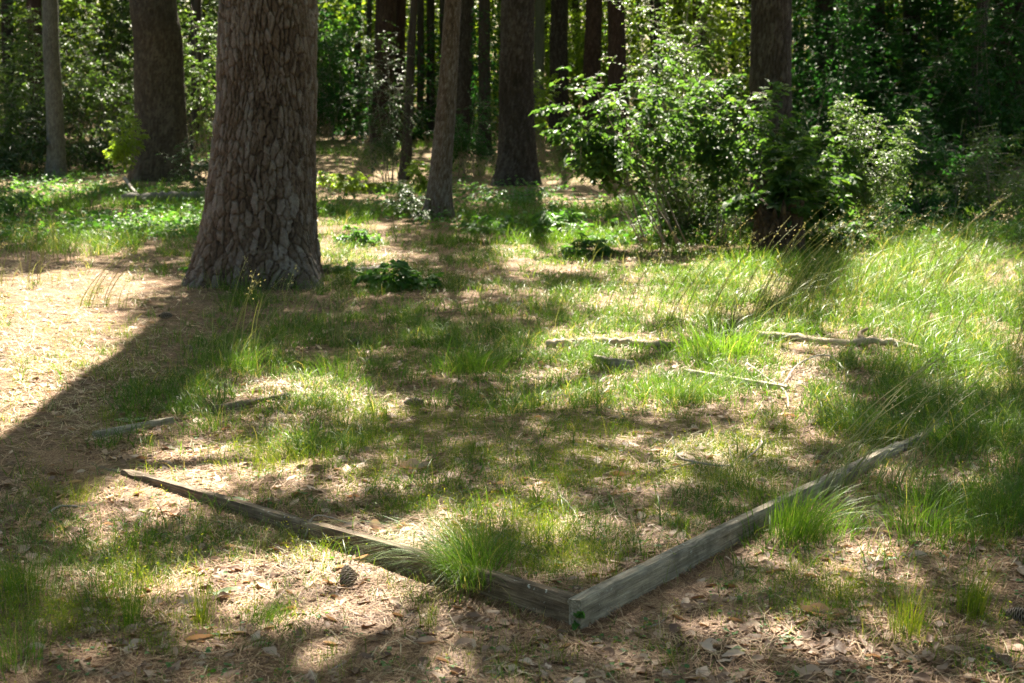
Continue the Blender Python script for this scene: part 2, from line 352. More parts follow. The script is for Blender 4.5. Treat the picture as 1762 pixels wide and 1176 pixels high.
# ------------------------------------------------------------------ maps of what grows where (photo positions on the ground)
MOSS = [(980,940,160,90,1),(900,800,420,130,.6),(1230,800,140,60,.9),(820,870,140,60,.75),(1080,1075,90,25,.7),(1100,870,200,70,.7),(640,790,90,40,.4),(1000,740,160,40,.45),(850,600,300,60,.4),(1400,500,300,90,.5),(1650,650,150,120,.5),(500,740,120,60,.35),(1180,905,120,50,.7)]
GRASS = [(900,640,480,90,.26),(880,450,600,85,.8),(1180,520,420,75,.95),(1620,520,260,170,1.2),(1650,700,180,90,.7),(1660,860,150,80,.35),(620,560,150,50,.5),(430,590,80,90,.7),(270,720,90,60,.5),
 (190,405,260,50,1.2),(640,440,130,60,.9),(570,740,120,70,.5),(480,640,70,25,.4),(1010,610,280,40,.7),(1230,640,90,50,1),(1260,590,200,50,.9),(780,610,90,40,.9),(960,560,330,50,.9),(720,520,180,60,.75),
 (360,650,60,60,.6),(1500,700,110,70,.9),(600,360,80,40,1.2),(1180,670,90,40,.5)]
FINE = [(900,800,500,170,.4),(850,880,220,80,.9),(1120,860,230,70,.65),(950,790,260,60,.55),(1280,760,160,50,.5),(560,770,160,70,.75),(470,950,170,70,.55),(90,1010,130,110,.5),(280,960,130,70,.6),(250,1060,180,70,.45),
 (1650,830,170,140,.5),(1480,770,110,50,.6),(1600,1010,120,80,.15),(1350,1030,160,60,.3),(1650,690,140,90,.7),(900,700,240,40,.5),(220,700,90,60,.4),(150,620,160,70,.25),(420,1080,150,60,.35),(1120,760,150,50,.5),(60,900,80,80,.5),(980,950,130,60,.7),(760,1000,100,60,.3)]

# ------------------------------------------------------------------ ground sheet
def ground():
    def axis(parts):
        out = [np.arange(a, b, s) for a, b, s in parts]; return np.unique(np.round(np.concatenate(out + [np.array([parts[-1][1]])]), 4))
    xs = axis([(-140, -40, 10), (-40, -14, 1.2), (-14, -5, .12), (-5, 5, .028), (5, 14, .12), (14, 40, 1.2), (40, 140.1, 10)])
    ys = axis([(-60, 0, 6), (0, 2.6, .3), (2.6, 8, .022), (8, 18, .06), (18, 40, .3), (40, 80, 1), (80, 260.1, 12)])
    X, Y = np.meshgrid(xs, ys); Z = gz(X, Y)
    n, k = X.shape; I = np.arange(n * k).reshape(n, k)
    q = np.stack([I[:-1, :-1], I[:-1, 1:], I[1:, 1:], I[1:, :-1]], -1).reshape(-1, 4)
    px, py = proj(X, Y, Z); moss = emap(px, py, MOSS)
    moss = np.where((Y > 2.5) & (Y < 20), moss, .12)
    mb = MB(); mb.add(np.stack([X, Y, Z], -1).reshape(-1, 3), q)
    o = link('ground', mb.mesh('ground', True, {'moss': moss.ravel()}), M_GROUND); tag(o, kind='structure')
ground()

def scatter(n, y0, y1, keep, xk=1.15, power=2.0):
    """n random ground points in the camera's view wedge, thinned by keep(px, py)"""
    t = rng.random(n); y = (y0 ** -power + t * (y1 ** -power - y0 ** -power)) ** (-1 / power) if power else y0 + t * (y1 - y0)
    x = (rng.random(n) * 2 - 1) * (y * .4 * xk + .35)
    z = gz(x, y); px, py = proj(x, y, z)
    m = rng.random(n) < keep(px, py, x, y)
    return np.stack([x, y, z], 1)[m], px[m], py[m]
PINE_BASE = gp(445, 482)
def clear_of_boards(x, y, pad=.0):
    qx = x - cF[0]; qy = y - cF[1]
    sR = qx * nR[0] + qy * nR[1]; sL = qx * nL[0] + qy * nL[1]; aR = qx * uR[0] + qy * uR[1]; aL = qx * uL[0] + qy * uL[1]
    onR = (sR > -pad) & (sR < .045 + pad) & (aR > -.02) & (aR < 6.5); onL = (sL > -pad) & (sL < .045 + pad) & (aL > -.02) & (aL < 4.2)
    return ~(onR | onL)

# ------------------------------------------------------------------ fallen needles and leaves
def needles():
    mb = MB()
    def keep(px, py, x, y):
        d = .35 + .65 * fbm(x * 1.3, y * 1.3, 41); return d * clear_of_boards(x, y, .0) * (1 - .75 * sstep(1000, 1180, px) * sstep(1040, 1120, py))
    P, px, py = scatter(62000, 2.9, 17, keep, power=1.3)
    for (u_, n_, ln_) in ((uR, nR, 3.6), (uL, nL, 3.1)):
        k = 2600; t_ = rng.random(k) * ln_; s_ = -rng.random(k) ** 1.7 * .10 - .012; Q = cF + u_ * t_[:, None] + n_ * s_[:, None]
        P = np.vstack([P, np.column_stack([Q, gz(Q[:, 0], Q[:, 1])])])
    n = len(P)
    big = np.repeat(np.arange(n), 2); a = rng.random(n)[big] * 2 * math.pi + rng.normal(size=2 * n) * .12 + (vnoise(P[big, 0] * 2, P[big, 1] * 2, 8) - .5) * 3
    L = (.09 + .12 * rng.random(2 * n)); wd = (.0019 + .00018 * P[big, 1] ** 1.0)
    D = np.stack([np.cos(a), np.sin(a)], 1); S = np.stack([-np.sin(a), np.cos(a)], 1)
    bow = rng.normal(size=2 * n)[:, None] * .018
    V = []
    for t in (0, .5, 1):
        c = P[big, :2] + D * (L * (t - .5))[:, None] + S * bow * (1 - (2 * t - 1) ** 2)
        z = np.minimum(gz(c[:, 0], c[:, 1]), gz(P[big, 0], P[big, 1]) + .012) + .004 + rng.random(2 * n) * .012
        for s in (-1, 1):
            e = c + S * s * wd[:, None] * .5 * (1 if t < 1 else .4); V.append(np.column_stack([e, z]))
    V = np.stack(V, 1).reshape(-1, 3); k = np.arange(2 * n)[:, None] * 6
    q = np.concatenate([k + np.array([[0, 1, 3, 2]]), k + np.array([[2, 3, 5, 4]])])
    mb.add(V, q, None, np.repeat(rng.random(2 * n), 6))
    tag(link('pine_needle_litter', mb.mesh('needles', False), M_NEEDLE), 'rust brown fallen pine needles strewn over the forest floor', 'needles', kind='stuff')
needles()
def dry_leaf(mb, c, L, W, yaw, tilt=(0, 0), curl=.4, bend=.3, r=.5, lobes=0, zoff=.004, follow=False):
    ns, nc = 7, 5; V = []
    ph = rng.random() * 6
    for i in range(ns):
        t = i / (ns - 1); wprof = math.sin(math.pi * min(1, t * .92 + .05)) ** .75
        if lobes: wprof *= .55 + .45 * abs(math.cos(t * math.pi * lobes + .4))
        for j in range(nc):
            s = j / (nc - 1) * 2 - 1
            x = (t - .5) * L; y = s * W * .5 * wprof
            z = curl * W * .5 * (s * s) * wprof + bend * L * .5 * ((2 * t - 1) ** 2) * .5 + .06 * W * math.sin(7 * t + 3 * s + ph)
            V.append((x, y, z))
    V = np.array(V); V[:, 2] -= V[:, 2].min()
    R = np.array((Matrix.Rotation(yaw, 3, 'Z') @ Matrix.Rotation(tilt[0], 3, 'X') @ Matrix.Rotation(tilt[1], 3, 'Y')))
    V = V @ R.T; V[:, 2] -= V[:, 2].min() - zoff
    V += np.asarray(c)
    q = [(i * nc + j, i * nc + j + 1, (i + 1) * nc + j + 1, (i + 1) * nc + j) for i in range(ns - 1) for j in range(nc - 1)]
    mb.add(V, q, None, r)
def straw():
    mb = MB()
    M = [(80,600,260,190,1),(250,500,160,60,.6),(620,430,160,50,.5),(1000,440,300,60,.5),(1560,560,240,120,.5),(1250,610,300,60,.6),(500,690,170,50,.8),(980,930,160,80,.1),(1250,800,140,60,.6),(1700,680,90,120,.6),(1150,520,200,50,.6),(820,470,140,50,.5),(100,980,120,80,.4),(400,950,150,60,.4)]  # dead grass, laid thickest on sunlit areas so its pale colour brightens them
    P, px, py = scatter(60000, 2.9, 17, lambda px, py, x, y: emap(px, py, M, .025) * (.35 + 1.1 * sstep(.35, .6, fbm(x * 2.2, y * 2.2, 141))) * clear_of_boards(x, y, .03), power=.9)
    n = len(P); a = rng.random(n) * 6.283; L = .03 + .08 * rng.random(n) + .004 * P[:, 1]; D = np.stack([np.cos(a), np.sin(a)], 1); S_ = np.stack([-D[:, 1], D[:, 0]], 1)
    wd = .0011 + .00028 * P[:, 1]; bow = rng.normal(size=n)[:, None] * .02; V = []
    for t in (0, .5, 1):
        c = P[:, :2] + D * (L * (t - .5))[:, None] + S_ * bow * (1 - (2 * t - 1) ** 2); z = gz(c[:, 0], c[:, 1]) + .006 + .014 * rng.random(n) + (.02 * rng.random(n) if t == .5 else 0)
        for q_ in (-1, 1): V.append(np.column_stack([c + S_ * q_ * wd[:, None] * .5, z]))
    V = np.stack(V, 1).reshape(-1, 3); k = np.arange(n)[:, None] * 6
    mb.add(V, np.concatenate([k + np.array([[0, 1, 3, 2]]), k + np.array([[2, 3, 5, 4]])]), None, np.repeat(rng.random(n), 6))
    tag(link('dry_grass_thatch', mb.mesh('thatch', False), M_STRAW), 'pale straw coloured dead grass lying flat, thickest where it brightens the sunlit ground', 'dead grass', kind='stuff')
straw()
def litter():
    mb = MB()
    def keep(px, py, x, y):
        d = sstep(.35, .62, fbm(x * 1.1, y * 1.1, 51)) * .8 + .2
        d = d * (1 + .8 * emap(px, py, [(280,830,160,50,1),(350,1010,220,80,1),(1100,640,260,50,1),(1480,980,200,90,1),(620,1000,100,60,1),(60,850,160,70,.8),(850,1090,300,60,.6),(900,690,250,60,.8)]))
        d = d * (1 - .8 * emap(px, py, [(980,930,150,80,1),(1200,820,100,60,.8),(1200,1130,200,60,.7)])); return np.clip(d, 0, 1) * clear_of_boards(x, y, .05)
    P, px, py = scatter(21000, 2.9, 17, keep, power=.9)
    # templates, then copied with numpy
    T = []
    for k in range(10):
        m = MB(); dry_leaf(m, (0, 0, 0), 1, .42 + .3 * rng.random(), 0, (rng.normal() * .25, rng.normal() * .15), curl=rng.random() * .7 - .15, bend=rng.random() * .35 - .08, lobes=rng.choice([0, 2, 3, 4]), zoff=0)
        T.append((m.v[0], m.q[0]))
    which = rng.integers(0, 10, len(P))
    for k in range(10):
        s = which == k; Q = P[s]; n = len(Q); V0, q0 = T[k]
        L = .017 + .052 * rng.random(n) ** 1.7; a = rng.random(n) * 6.283
        c, si = np.cos(a), np.sin(a)
        V = V0[None] * L[:, None, None]
        V = np.stack([V[..., 0] * c[:, None] - V[..., 1] * si[:, None], V[..., 0] * si[:, None] + V[..., 1] * c[:, None], V[..., 2]], -1) + Q[:, None] + np.array([0, 0, .006])
        q = (np.arange(n)[:, None, None] * len(V0) + q0[None]).reshape(-1, 4)
        mb.add(V.reshape(-1, 3), q, None, np.repeat(rng.random(n) ** .8, len(V0)))
    tag(link('leaf_litter', mb.mesh('litter', True), M_LITTER), 'tan and brown dead leaves scattered over the forest floor', 'leaf litter', kind='stuff')
litter()

# ------------------------------------------------------------------ grass
def grass():
    mb = MB()
    def nearpine(x, y): return np.hypot(x - PINE_BASE[0], y - PINE_BASE[1] - .3) > .62
    def keep(px, py, x, y):
        g = emap(px, py, GRASS, .03) * (.2 + 1.5 * sstep(.40, .6, fbm(x * 2.1, y * 2.1, 61)))
        return np.clip(g, 0, 1) * .9 * nearpine(x, y) * clear_of_boards(x, y, .02) * (y < 19)
    P, px, py = scatter(30000, 4.0, 19, keep, power=.6)
    # every point is a small clump
    n = len(P); per = 13; idx = np.repeat(np.arange(n), per); B = P[idx].copy()
    tall = emap(px, py, [(1600,450,300,120,1),(1350,500,200,80,.7),(150,400,260,50,.8),(1660,640,160,150,.6),(600,360,80,40,.6)], .15)
    hb = (.06 + .17 * tall + .06 * rng.random(n))
    B[:, :2] += rng.normal(size=(n * per, 2)) * .035
    B[:, 2] = gz(B[:, 0], B[:, 1]) - .005
    h = hb[idx] * (.5 + .8 * rng.random(n * per))
    flow = np.stack([.25 * (fbm(B[:, 0] * .7, B[:, 1] * .7, 71) - .35), .3 * (fbm(B[:, 0] * .7, B[:, 1] * .7, 73) - .6)], 1)
    lean = (rng.normal(size=(n * per, 2)) * .68 + flow) * h[:, None]
    wd = .0022 + .00022 * B[:, 1] + .001 * rng.random(n * per) + .0035 * (rng.random(n * per) < .08)
    blades(mb, B, h, lean, wd, np.clip(rng.random(n * per) * .93 + .12 * (vnoise(B[:, 0] * 1.5, B[:, 1] * 1.5, 5) - .5), 0, 1), 3, .9)
    tag(link('grass', mb.mesh('grass', True), M_GRASS), 'loose bright green grass covering the clearing behind and beside the bed', 'grass', kind='stuff')
    # back band between the trees
    mb = MB()
    P, px, py = scatter(12000, 15.5, 38, lambda px, py, x, y: np.clip(sstep(.4, .62, fbm(x * .45, y * .45, 91)), 0, 1) * (py > 225), power=.3)
    n = len(P); per = 9; idx = np.repeat(np.arange(n), per); B = P[idx].copy(); B[:, :2] += rng.normal(size=(n * per, 2)) * .09; B[:, 2] = gz(B[:, 0], B[:, 1]) - .01
    h = .12 + .18 * rng.random(n * per); lean = rng.normal(size=(n * per, 2)) * .5 * h[:, None]
    blades(mb, B, h, lean, .009 + .004 * rng.random(n * per), rng.random(n * per) * .85, 3, .9)
    tag(link('woodland_grass', mb.mesh('woodland grass', True), M_GRASS), 'patchy grass between the trunks at the back', 'grass', kind='stuff')
grass()
def fine_weeds():
    mb = MB()
    def keep(px, py, x, y):
        g = emap(px, py, FINE, .04) * (.12 + 1.5 * sstep(.42, .62, fbm(x * 2.8, y * 2.8, 81)))
        return np.clip(g, 0, 1) * clear_of_boards(x, y, .01)
    P, px, py = scatter(30000, 2.9, 11, keep, power=.8)
    n = len(P); per = 8; idx = np.repeat(np.arange(n), per); B = P[idx].copy(); B[:, :2] += rng.normal(size=(n * per, 2)) * .022
    B[:, 2] = gz(B[:, 0], B[:, 1]) - .003
    h = (.035 + .075 * rng.random(n) ** 1.3)[idx] * (.5 + .8 * rng.random(n * per)); lean = rng.normal(size=(n * per, 2)) * .4 * h[:, None]
    rr = rng.random(n * per)
    blades(mb, B, h, lean, .0014 + .00012 * B[:, 1], rr * .75, 2, .6)
    # tiny buds along the stems
    m = rng.random(n * per) < .4; C = B[m].copy(); k = len(C); t = .5 + .5 * rng.random(k)
    C[:, :2] += lean[m] * (t ** 1.8)[:, None] + rng.normal(size=(k, 2)) * .006; C[:, 2] += h[m] * t
    leaves(mb, C, rand_dirs(k, .5), rand_dirs(k), .006 + .005 * rng.random(k), .0035, r=.6 + .4 * rng.random(k))
    tag(link('fine_weeds', mb.mesh('weeds', True), M_WEED), 'fine yellow green wiry weeds growing on the bed and bare soil', 'weeds', kind='stuff')
    # short green turf blades among them
    mb = MB()
    P, px, py = scatter(26000, 2.9, 11, lambda px, py, x, y: np.clip(emap(px, py, FINE, .06) * (.1 + 1.6 * sstep(.42, .62, fbm(x * 2.1, y * 2.1, 83))), 0, 1) * clear_of_boards(x, y, .01), power=1.0)
    n = len(P); per = 7; idx = np.repeat(np.arange(n), per); B = P[idx].copy(); B[:, :2] += rng.normal(size=(n * per, 2)) * .02; B[:, 2] = gz(B[:, 0], B[:, 1]) - .003
    h = .02 + .06 * rng.random(n * per); lean = rng.normal(size=(n * per, 2)) * .6 * h[:, None]
    blades(mb, B, h, lean, .0022 + .0002 * B[:, 1], rng.random(n * per), 3, .9)
    tag(link('short_turf', mb.mesh('turf', True), M_GRASS), 'short thin turf growing through the litter', 'grass', kind='stuff')
    # little round-leaved seedlings
    mb = MB()
    P, px, py = scatter(1500, 2.9, 13, lambda px, py, x, y: .5 * clear_of_boards(x, y, .02) + 0 * px, power=1.0)
    n = len(P); per = 7; idx = np.repeat(np.arange(n), per); a = rng.random(n * per) * 6.283
    D = np.stack([np.cos(a), np.sin(a), .5 + .4 * rng.random(n * per)], 1); st = (.008 + .02 * rng.random(n * per))
    C = P[idx] + D * st[:, None]; L = .009 + .012 * rng.random(n * per)
    leaves(mb, C, D * np.array([1, 1, .2]), np.array([0, 0, 1.]) + .3 * rng.normal(size=(n * per, 3)), L, L * .75)
    blades(mb, P, .03, rng.normal(size=(n, 2)) * .01, .002)
    tag(link('seedlings', mb.mesh('seedlings', True), M_FORB), 'tiny round leaved green seedlings dotted through the litter', 'seedlings', kind='stuff')
fine_weeds()

# ------------------------------------------------------------------ timber boards
def board(name, p0, p1, inward, top0, top1, thick, material, label, group, depth=.16, warp=.004, seed=0, end_drop=0):
    """p0, p1: xy of the outer face's ends, inward: unit xy into the bed; origin at p0"""
    p0 = np.array(p0); p1 = np.array(p1); L = np.linalg.norm(p1 - p0); u = (p1 - p0) / L
    n = max(8, int(L / .025)); V = []; ring = 16
    ch = .006
    prof = [(0, -depth), (0, -depth * .5), (0, -.03), (0, -ch * 2), (ch, 0), (thick * .33, .0008), (thick * .66, .0008), (thick - ch, 0), (thick, -ch * 2), (thick, -.03), (thick, -depth * .5), (thick, -depth)]
    m = len(prof); ts = np.linspace(0, 1, n + 1)
    for i, t in enumerate(ts):
        zt = top0 + (top1 - top0) * t + (vnoise(t * L * 1.3, seed, 3) - .5) * warp * 2
        so = (vnoise(t * L * .8, seed + 5, 4) - .5) * warp * 3 * min(1, t * 4)
        for k, (s, z) in enumerate(prof):
            e = .003 * (vnoise(t * L * 30, k * 3.3 + seed, 6) - .5) + (.03 * max(0, vnoise(t * L * 9, k * .5 + seed * 2, 7) - .68) if 3 <= k <= 8 else 0)
            V.append((t * L, s + so + e * (1 if s > thick / 2 else -1) * (0 if k in (5, 6) else 1), zt + z - abs(e) * (1 if 3 <= k <= 8 else 0)))
    q = [(i * m + k, (i + 1) * m + k, (i + 1) * m + k + 1, i * m + k + 1) for i in range(n) for k in range(m - 1)]
    V = np.array(V); nv = len(V); t = []
    for base, flip in ((0, False), (n * m, True)):
        c = V[base:base + m].mean(0); V = np.vstack([V, c]); ci = len(V) - 1
        for k in range(m):
            f = (ci, base + (k + 1) % m, base + k); t.append(f if not flip else f[::-1])
    mb = MB(); mb.add(V, q, t)
    me = mb.mesh(name, True)
    o = link(name, me, material)
    yaw = math.atan2(u[1], u[0]); o.rotation_euler = (0, 0, yaw); o.location = (p0[0], p0[1], 0)
    v = np.array([-u[1], u[0]])
    if v @ inward < 0: me.transform(Matrix.Scale(-1, 4, (0, 1, 0))); me.flip_normals()
    tag(o, label, 'board', group)
    md = o.modifiers.new('edge', 'EDGE_SPLIT'); md.split_angle = math.radians(50)
    return o
GB = 'timber edging boards of the bed'
LR = np.linalg.norm(flat_pt(1560, 768, .045)[:2] - cF)
mR = cF + uR * LR
board('edging_board', cF - 0 * uR, mR, nR, TOPZ, .06, .043, M_WOOD, 'thick grey board running from the near corner to the right, fully exposed', GB, seed=1)
board('edging_board', mR + uR * .01, cF + uR * (LR + 1.1), nR, .055, .035, .04, M_WOOD, 'half buried grey board end disappearing into grass at the right', GB, seed=12)
pL = flat_pt(735, 962, .09)[:2]; LL = (pL - cF) @ uL; eL = flat_pt(198, 812, .03)[:2]; LE = (eL - cF) @ uL
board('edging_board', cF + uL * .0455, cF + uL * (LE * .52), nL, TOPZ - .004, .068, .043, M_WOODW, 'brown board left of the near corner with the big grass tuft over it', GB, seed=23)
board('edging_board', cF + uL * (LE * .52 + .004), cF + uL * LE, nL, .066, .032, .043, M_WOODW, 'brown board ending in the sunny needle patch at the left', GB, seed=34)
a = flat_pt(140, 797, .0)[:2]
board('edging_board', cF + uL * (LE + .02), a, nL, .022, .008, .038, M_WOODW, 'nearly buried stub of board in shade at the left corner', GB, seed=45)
def gboard(A, B, z0, z1, lab, s, m=M_WOOD, th=.045):
    p = gp(*A)[:2]; q = gp(*B)[:2]; u = (q - p) / np.linalg.norm(q - p); nn = np.array([-u[1], u[0]])
    if nn[1] < 0: nn = -nn
    board('edging_board', p, q, nn, float(gz(*p)) + z0, float(gz(*q)) + z1, th, m, lab, GB, seed=s)
gboard((165, 757), (300, 731), .035, .035, 'short grey board flush with the litter inside the trunk shadow', 51, th=.03)
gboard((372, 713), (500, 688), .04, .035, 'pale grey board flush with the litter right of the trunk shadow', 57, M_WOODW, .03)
gboard((1175, 651), (1352, 675), .05, .035, 'pale board with a sunlit top at the back right of the bed', 63)
gboard((1020, 628), (1085, 637), .06, .055, 'short dark mossy board at the back of the bed', 69)

# ------------------------------------------------------------------ logs and sticks
def stick(name, pts, r0, r1, material, label, cat, dz=None, group=None, sides=8, n=24, branches=(), knots=0):
    P = []
    for p in pts:
        g = gp(p[0], p[1]); z = p[2] if len(p) > 2 else r0 * .8
        P.append((g[0], g[1], gz(g[0], g[1]) + z))
    P = spline(P, n); o0 = P[0].copy(); rad = np.linspace(r0, r1, n) * (1 + .35 * (rng.random(n) - .5)); P = P + rng.normal(size=P.shape) * r0 * .16
    mb = MB(); tube(mb, P - o0, rad, sides, r=.4 + .4 * rng.random())
    for b in branches:
        Q = [];
        for p in b: g = gp(p[0], p[1]); Q.append((g[0], g[1], gz(g[0], g[1]) + p[2]))
        Q = spline(Q, 10); tube(mb, Q - o0, np.linspace(r1 * 1.1, r1 * .5, 10), 5, r=.5)
    return tag(link(name, mb.mesh(name), material, None, o0), label, cat, group)
stick('fallen_log', [(940, 600), (1050, 596), (1170, 604)], .034, .028, M_LOG, 'pale straight log half hidden in grass behind the bed', 'log', sides=14, n=40)
stick('fallen_log', [(1262, 583), (1340, 586), (1440, 597), (1530, 600, .04), (1600, 610, .01)], .034, .02, M_LOG, 'pale log crossing into the dark trunk shadow at the right', 'log', sides=14, n=40, branches=[[(1485, 597, .04), (1478, 592, .07), (1492, 590, .10)]])
stick('dead_stick', [(1165, 553), (1200, 562), (1245, 582)], .02, .012, M_LOG, 'short bleached stick slanting through the grass behind the logs', 'stick')
stick('fallen_log', [(215, 352), (290, 348), (350, 346)], .10, .08, M_DLOG, 'dark rotting log behind the big pine at the left', 'log', sides=14)
stick('dead_stick', [(215, 330, .25), (245, 352, .05)], .035, .02, M_TWIG, 'pale broken stick propped against the dark log', 'stick')
stick('fallen_log', [(560, 470), (620, 472), (665, 466)], .035, .03, M_DLOG, 'thin dark log on the ground just right of the big pine', 'log', sides=10)
stick('dead_twig', [(1155, 750, .01), (1165, 790, .02), (1200, 808, .03), (1262, 806, .015), (1305, 790, .05), (1310, 765, .03)], .0055, .0035, M_TWIG, 'curling grey twig lying on the moss in the bed', 'twig', n=40,
      branches=[[(1200, 808, .03), (1150, 815, .02), (1115, 835, .005)], [(1262, 806, .015), (1255, 790, .05), (1268, 775, .03)]])
stick('dead_twig', [(860, 930, .02), (920, 948, .012), (1000, 958, .012), (1070, 956, .01), (1093, 975, .005)], .0035, .0025, M_TWIG, 'long thin twig across the moss near the front corner', 'twig', n=30, branches=[[(1070, 956, .01), (1066, 945, .03)]])
stick('dead_twig', [(1345, 668, .01), (1375, 640, .05), (1420, 628, .06), (1455, 645, .03)], .006, .004, M_TWIG, 'arched bare twig standing over the back right board', 'twig', n=30)
stick('dead_twig', [(1285, 640, .05), (1320, 660, .03), (1350, 680, .02), (1358, 705, .01)], .007, .004, M_TWIG, 'crooked pale twig lying over the end of the back board', 'twig', n=30)
stick('dead_twig', [(1040, 1090, .008), (1100, 1088, .006), (1135, 1078, .01), (1155, 1060, .01)], .004, .0025, M_TWIG, 'forked dark twig on the soil right of the front corner', 'twig', branches=[[(1100, 1088, .006), (1120, 1095, .005), (1150, 1068, .004)]])
stick('dead_twig', [(525, 935, .02), (540, 915, .05), (570, 905, .03), (610, 908, .005)], .0035, .002, M_TWIG, 'small arched twig below the left board', 'twig')
stick('dead_twig', [(80, 890, .01), (105, 880, .02), (148, 877, .01)], .005, .003, M_TWIG, 'pale short twig in the dark shade at the far left', 'twig')
stick('dead_twig', [(935, 700, .01), (960, 690, .03), (985, 685, .01)], .005, .003, M_TWIG, 'short grey twig in the middle of the bed', 'twig')
stick('dead_twig', [(0, 1168, .005), (30, 1150, .012), (60, 1145, .006)], .003, .002, M_TWIG, 'thin twig in the bottom left corner', 'twig')
stick('dead_twig', [(545, 1172, .005), (590, 1150, .012), (600, 1140, .006)], .003, .002, M_TWIG, 'thin dark twig on bare soil at the bottom edge', 'twig')

# ------------------------------------------------------------------ pine cones
def cone(px, py, L, yaw, tilt, label, stand=None):
    g = gp(px, py); mb = MB(); n = 84; W = L * .52
    for i in range(n):
        t = (i + .5) / n; a = i * 2.39996
        rad = W * .5 * (math.sin(math.pi * (t * .86 + .1)) ** .8); zc = (t - .5) * L
        d = np.array([math.cos(a), math.sin(a), 0]); s = np.array([-math.sin(a), math.cos(a), 0]); up = np.array([0, 0, 1.])
        o = d * rad * .35 + up * zc
        e = d * rad * 1.0 + up * (zc + L * .075); ws = rad * .42 + .002; th = L * .012
        V = [o - s * ws * .4, o + s * ws * .4, e + s * ws, e - s * ws, o - s * ws * .4 - up * th * 2, o + s * ws * .4 - up * th * 2, e + s * ws - up * th * 2.2, e - s * ws - up * th * 2.2, e + d * L * .02 - up * th * .2]
        mb.add(V, [(0, 1, 2, 3), (4, 7, 6, 5), (0, 3, 7, 4), (1, 5, 6, 2)], [(3, 2, 8), (2, 6, 8), (6, 7, 8), (7, 3, 8)], [.15, .15, .8, .8, .1, .1, .5, .5, .95])
    tube(mb, [(0, 0, -L * .5), (0, 0, L * .5)], [W * .22, W * .08], 10, r=.1)
    o = link('pine_cone', mb.mesh('pine cone', False), M_CONE, None, (g[0], g[1], gz(g[0], g[1]) + W * .42))
    o.rotation_euler = (math.radians(90) + tilt, 0, yaw) if stand is None else (stand, .12, yaw)
    return tag(o, label, 'pine cone', 'pine cones on the ground')
m_, nt_, p_, _o = mat('pine cone scales'); nt_.links.new(ramp(nt_, [(0, G(.04, .026, .02)), (.6, G(.17, .115, .08)), (1, G(.5, .42, .34))], attr(nt_)), p_.inputs[0]); p_.inputs['Roughness'].default_value = .7; M_CONE = m_
cone(600, 1008, .10, .35, 0, 'large open pine cone standing below the left board', stand=-1.05)
cone(712, 700, .10, 1.75, 0, 'pine cone lying on its side in the sunny needles mid bed')
cone(1412, 797, .07, .6, .1, 'dark pine cone against the inside of the right board')
cone(1752, 1070, .085, .9, 0, 'dark pine cone at the lower right edge')
cone(977, 803, .055, .3, -.3, 'small dark pine cone near the middle of the bed')
cone(612, 592, .07, 1.2, 0, 'dark pine cone in shaded grass at left of centre')
cone(1310, 833, .05, .5, 0, 'smallest pine cone just inside the middle of the right board')
cone(285, 548, .10, 1.4, 0, 'pine cone in shade left of the big pine shadow')
cone(325, 604, .08, .2, 0, 'round dark pine cone within the big pine shadow')
cone(710, 594, .065, .9, 0, 'half hidden pine cone in grass behind the bed')
cone(1300, 905, .03, .5, 0, 'tiny pine cone outside the right board')

# ------------------------------------------------------------------ distinct fallen leaves
def big_leaf(px, py, L, W, yaw, curl, bend, tone, label, m=None, lobes=0, tilt=(0, 0), name='fallen_leaf'):
    g = gp(px, py); mb = MB(); dry_leaf(mb, (0, 0, 0), L, W, 0, tilt, curl, bend, tone, lobes, 0)
    o = link(name, mb.mesh('leaf'), m or M_LITTER, None, (g[0], g[1], gz(g[0], g[1]) + .006)); o.rotation_euler = (0, 0, yaw)
    return tag(o, label, 'leaf', 'single leaves fallen on the ground')
big_leaf(1415, 1062, .13, .05, -.35, 1.2, .5, .6, 'long curled brown leaf on dark soil at lower right', lobes=2, tilt=(.35, 0))
big_leaf(1382, 1120, .13, .035, .35, .5, .2, .85, 'narrow pale leaf close to the bottom right edge')
big_leaf(398, 1025, .13, .04, .65, .25, .25, .5, 'pale green leaf lying in the sun left of the pine cone', M_PALEGREEN, tilt=(.3, .05))
big_leaf(735, 1113, .06, .045, .2, .8, .3, .98, 'small orange leaf on the soil at the bottom centre')
big_leaf(810, 1095, .05, .026, -.1, .9, .3, 1, 'second small orange leaf near the bottom centre')
big_leaf(1050, 1160, .07, .035, .4, .6, .2, .98, 'brown orange leaf at the bottom edge below the corner')
big_leaf(225, 727, .16, .07, .25, .3, .2, .7, 'large pale lobed leaf in the pine shadow', M_PALEGREEN, lobes=3)
big_leaf(715, 810, .13, .07, .1, 1, .5, .8, 'curled grey leaf on the moss left of centre', lobes=2, tilt=(.3, 0))
big_leaf(1070, 822, .11, .06, -.2, .9, .4, .45, 'arched brown leaf in the middle of the bed', lobes=2)
big_leaf(645, 915, .07, .05, .8, .9, .4, .96, 'upright orange brown leaf inside the left board', tilt=(.5, .2))
big_leaf(630, 968, .10, .06, .3, .9, .3, .75, 'tan curled leaf above the large pine cone')
big_leaf(345, 1105, .09, .035, .35, 1.4, .1, .6, 'rolled brown leaf in the lower left patch of sun')
big_leaf(440, 1120, .08, .035, .9, .6, .3, .8, 'pale pointed leaf at the lower left of centre')
big_leaf(243, 1160, .09, .035, 1.0, .6, .2, .7, 'tan narrow leaf at the bottom left edge')
big_leaf(1270, 1125, .045, .035, .2, .4, .2, .3, 'pale green round leaf near the bottom edge', M_PALEGREEN)
big_leaf(1225, 1115, .06, .045, .2, .4, .2, .85, 'pale grey leaf on soil right of the corner')
big_leaf(1200, 1036, .05, .035, -.4, .4, .2, .9, 'grey oval leaf outside the right board')
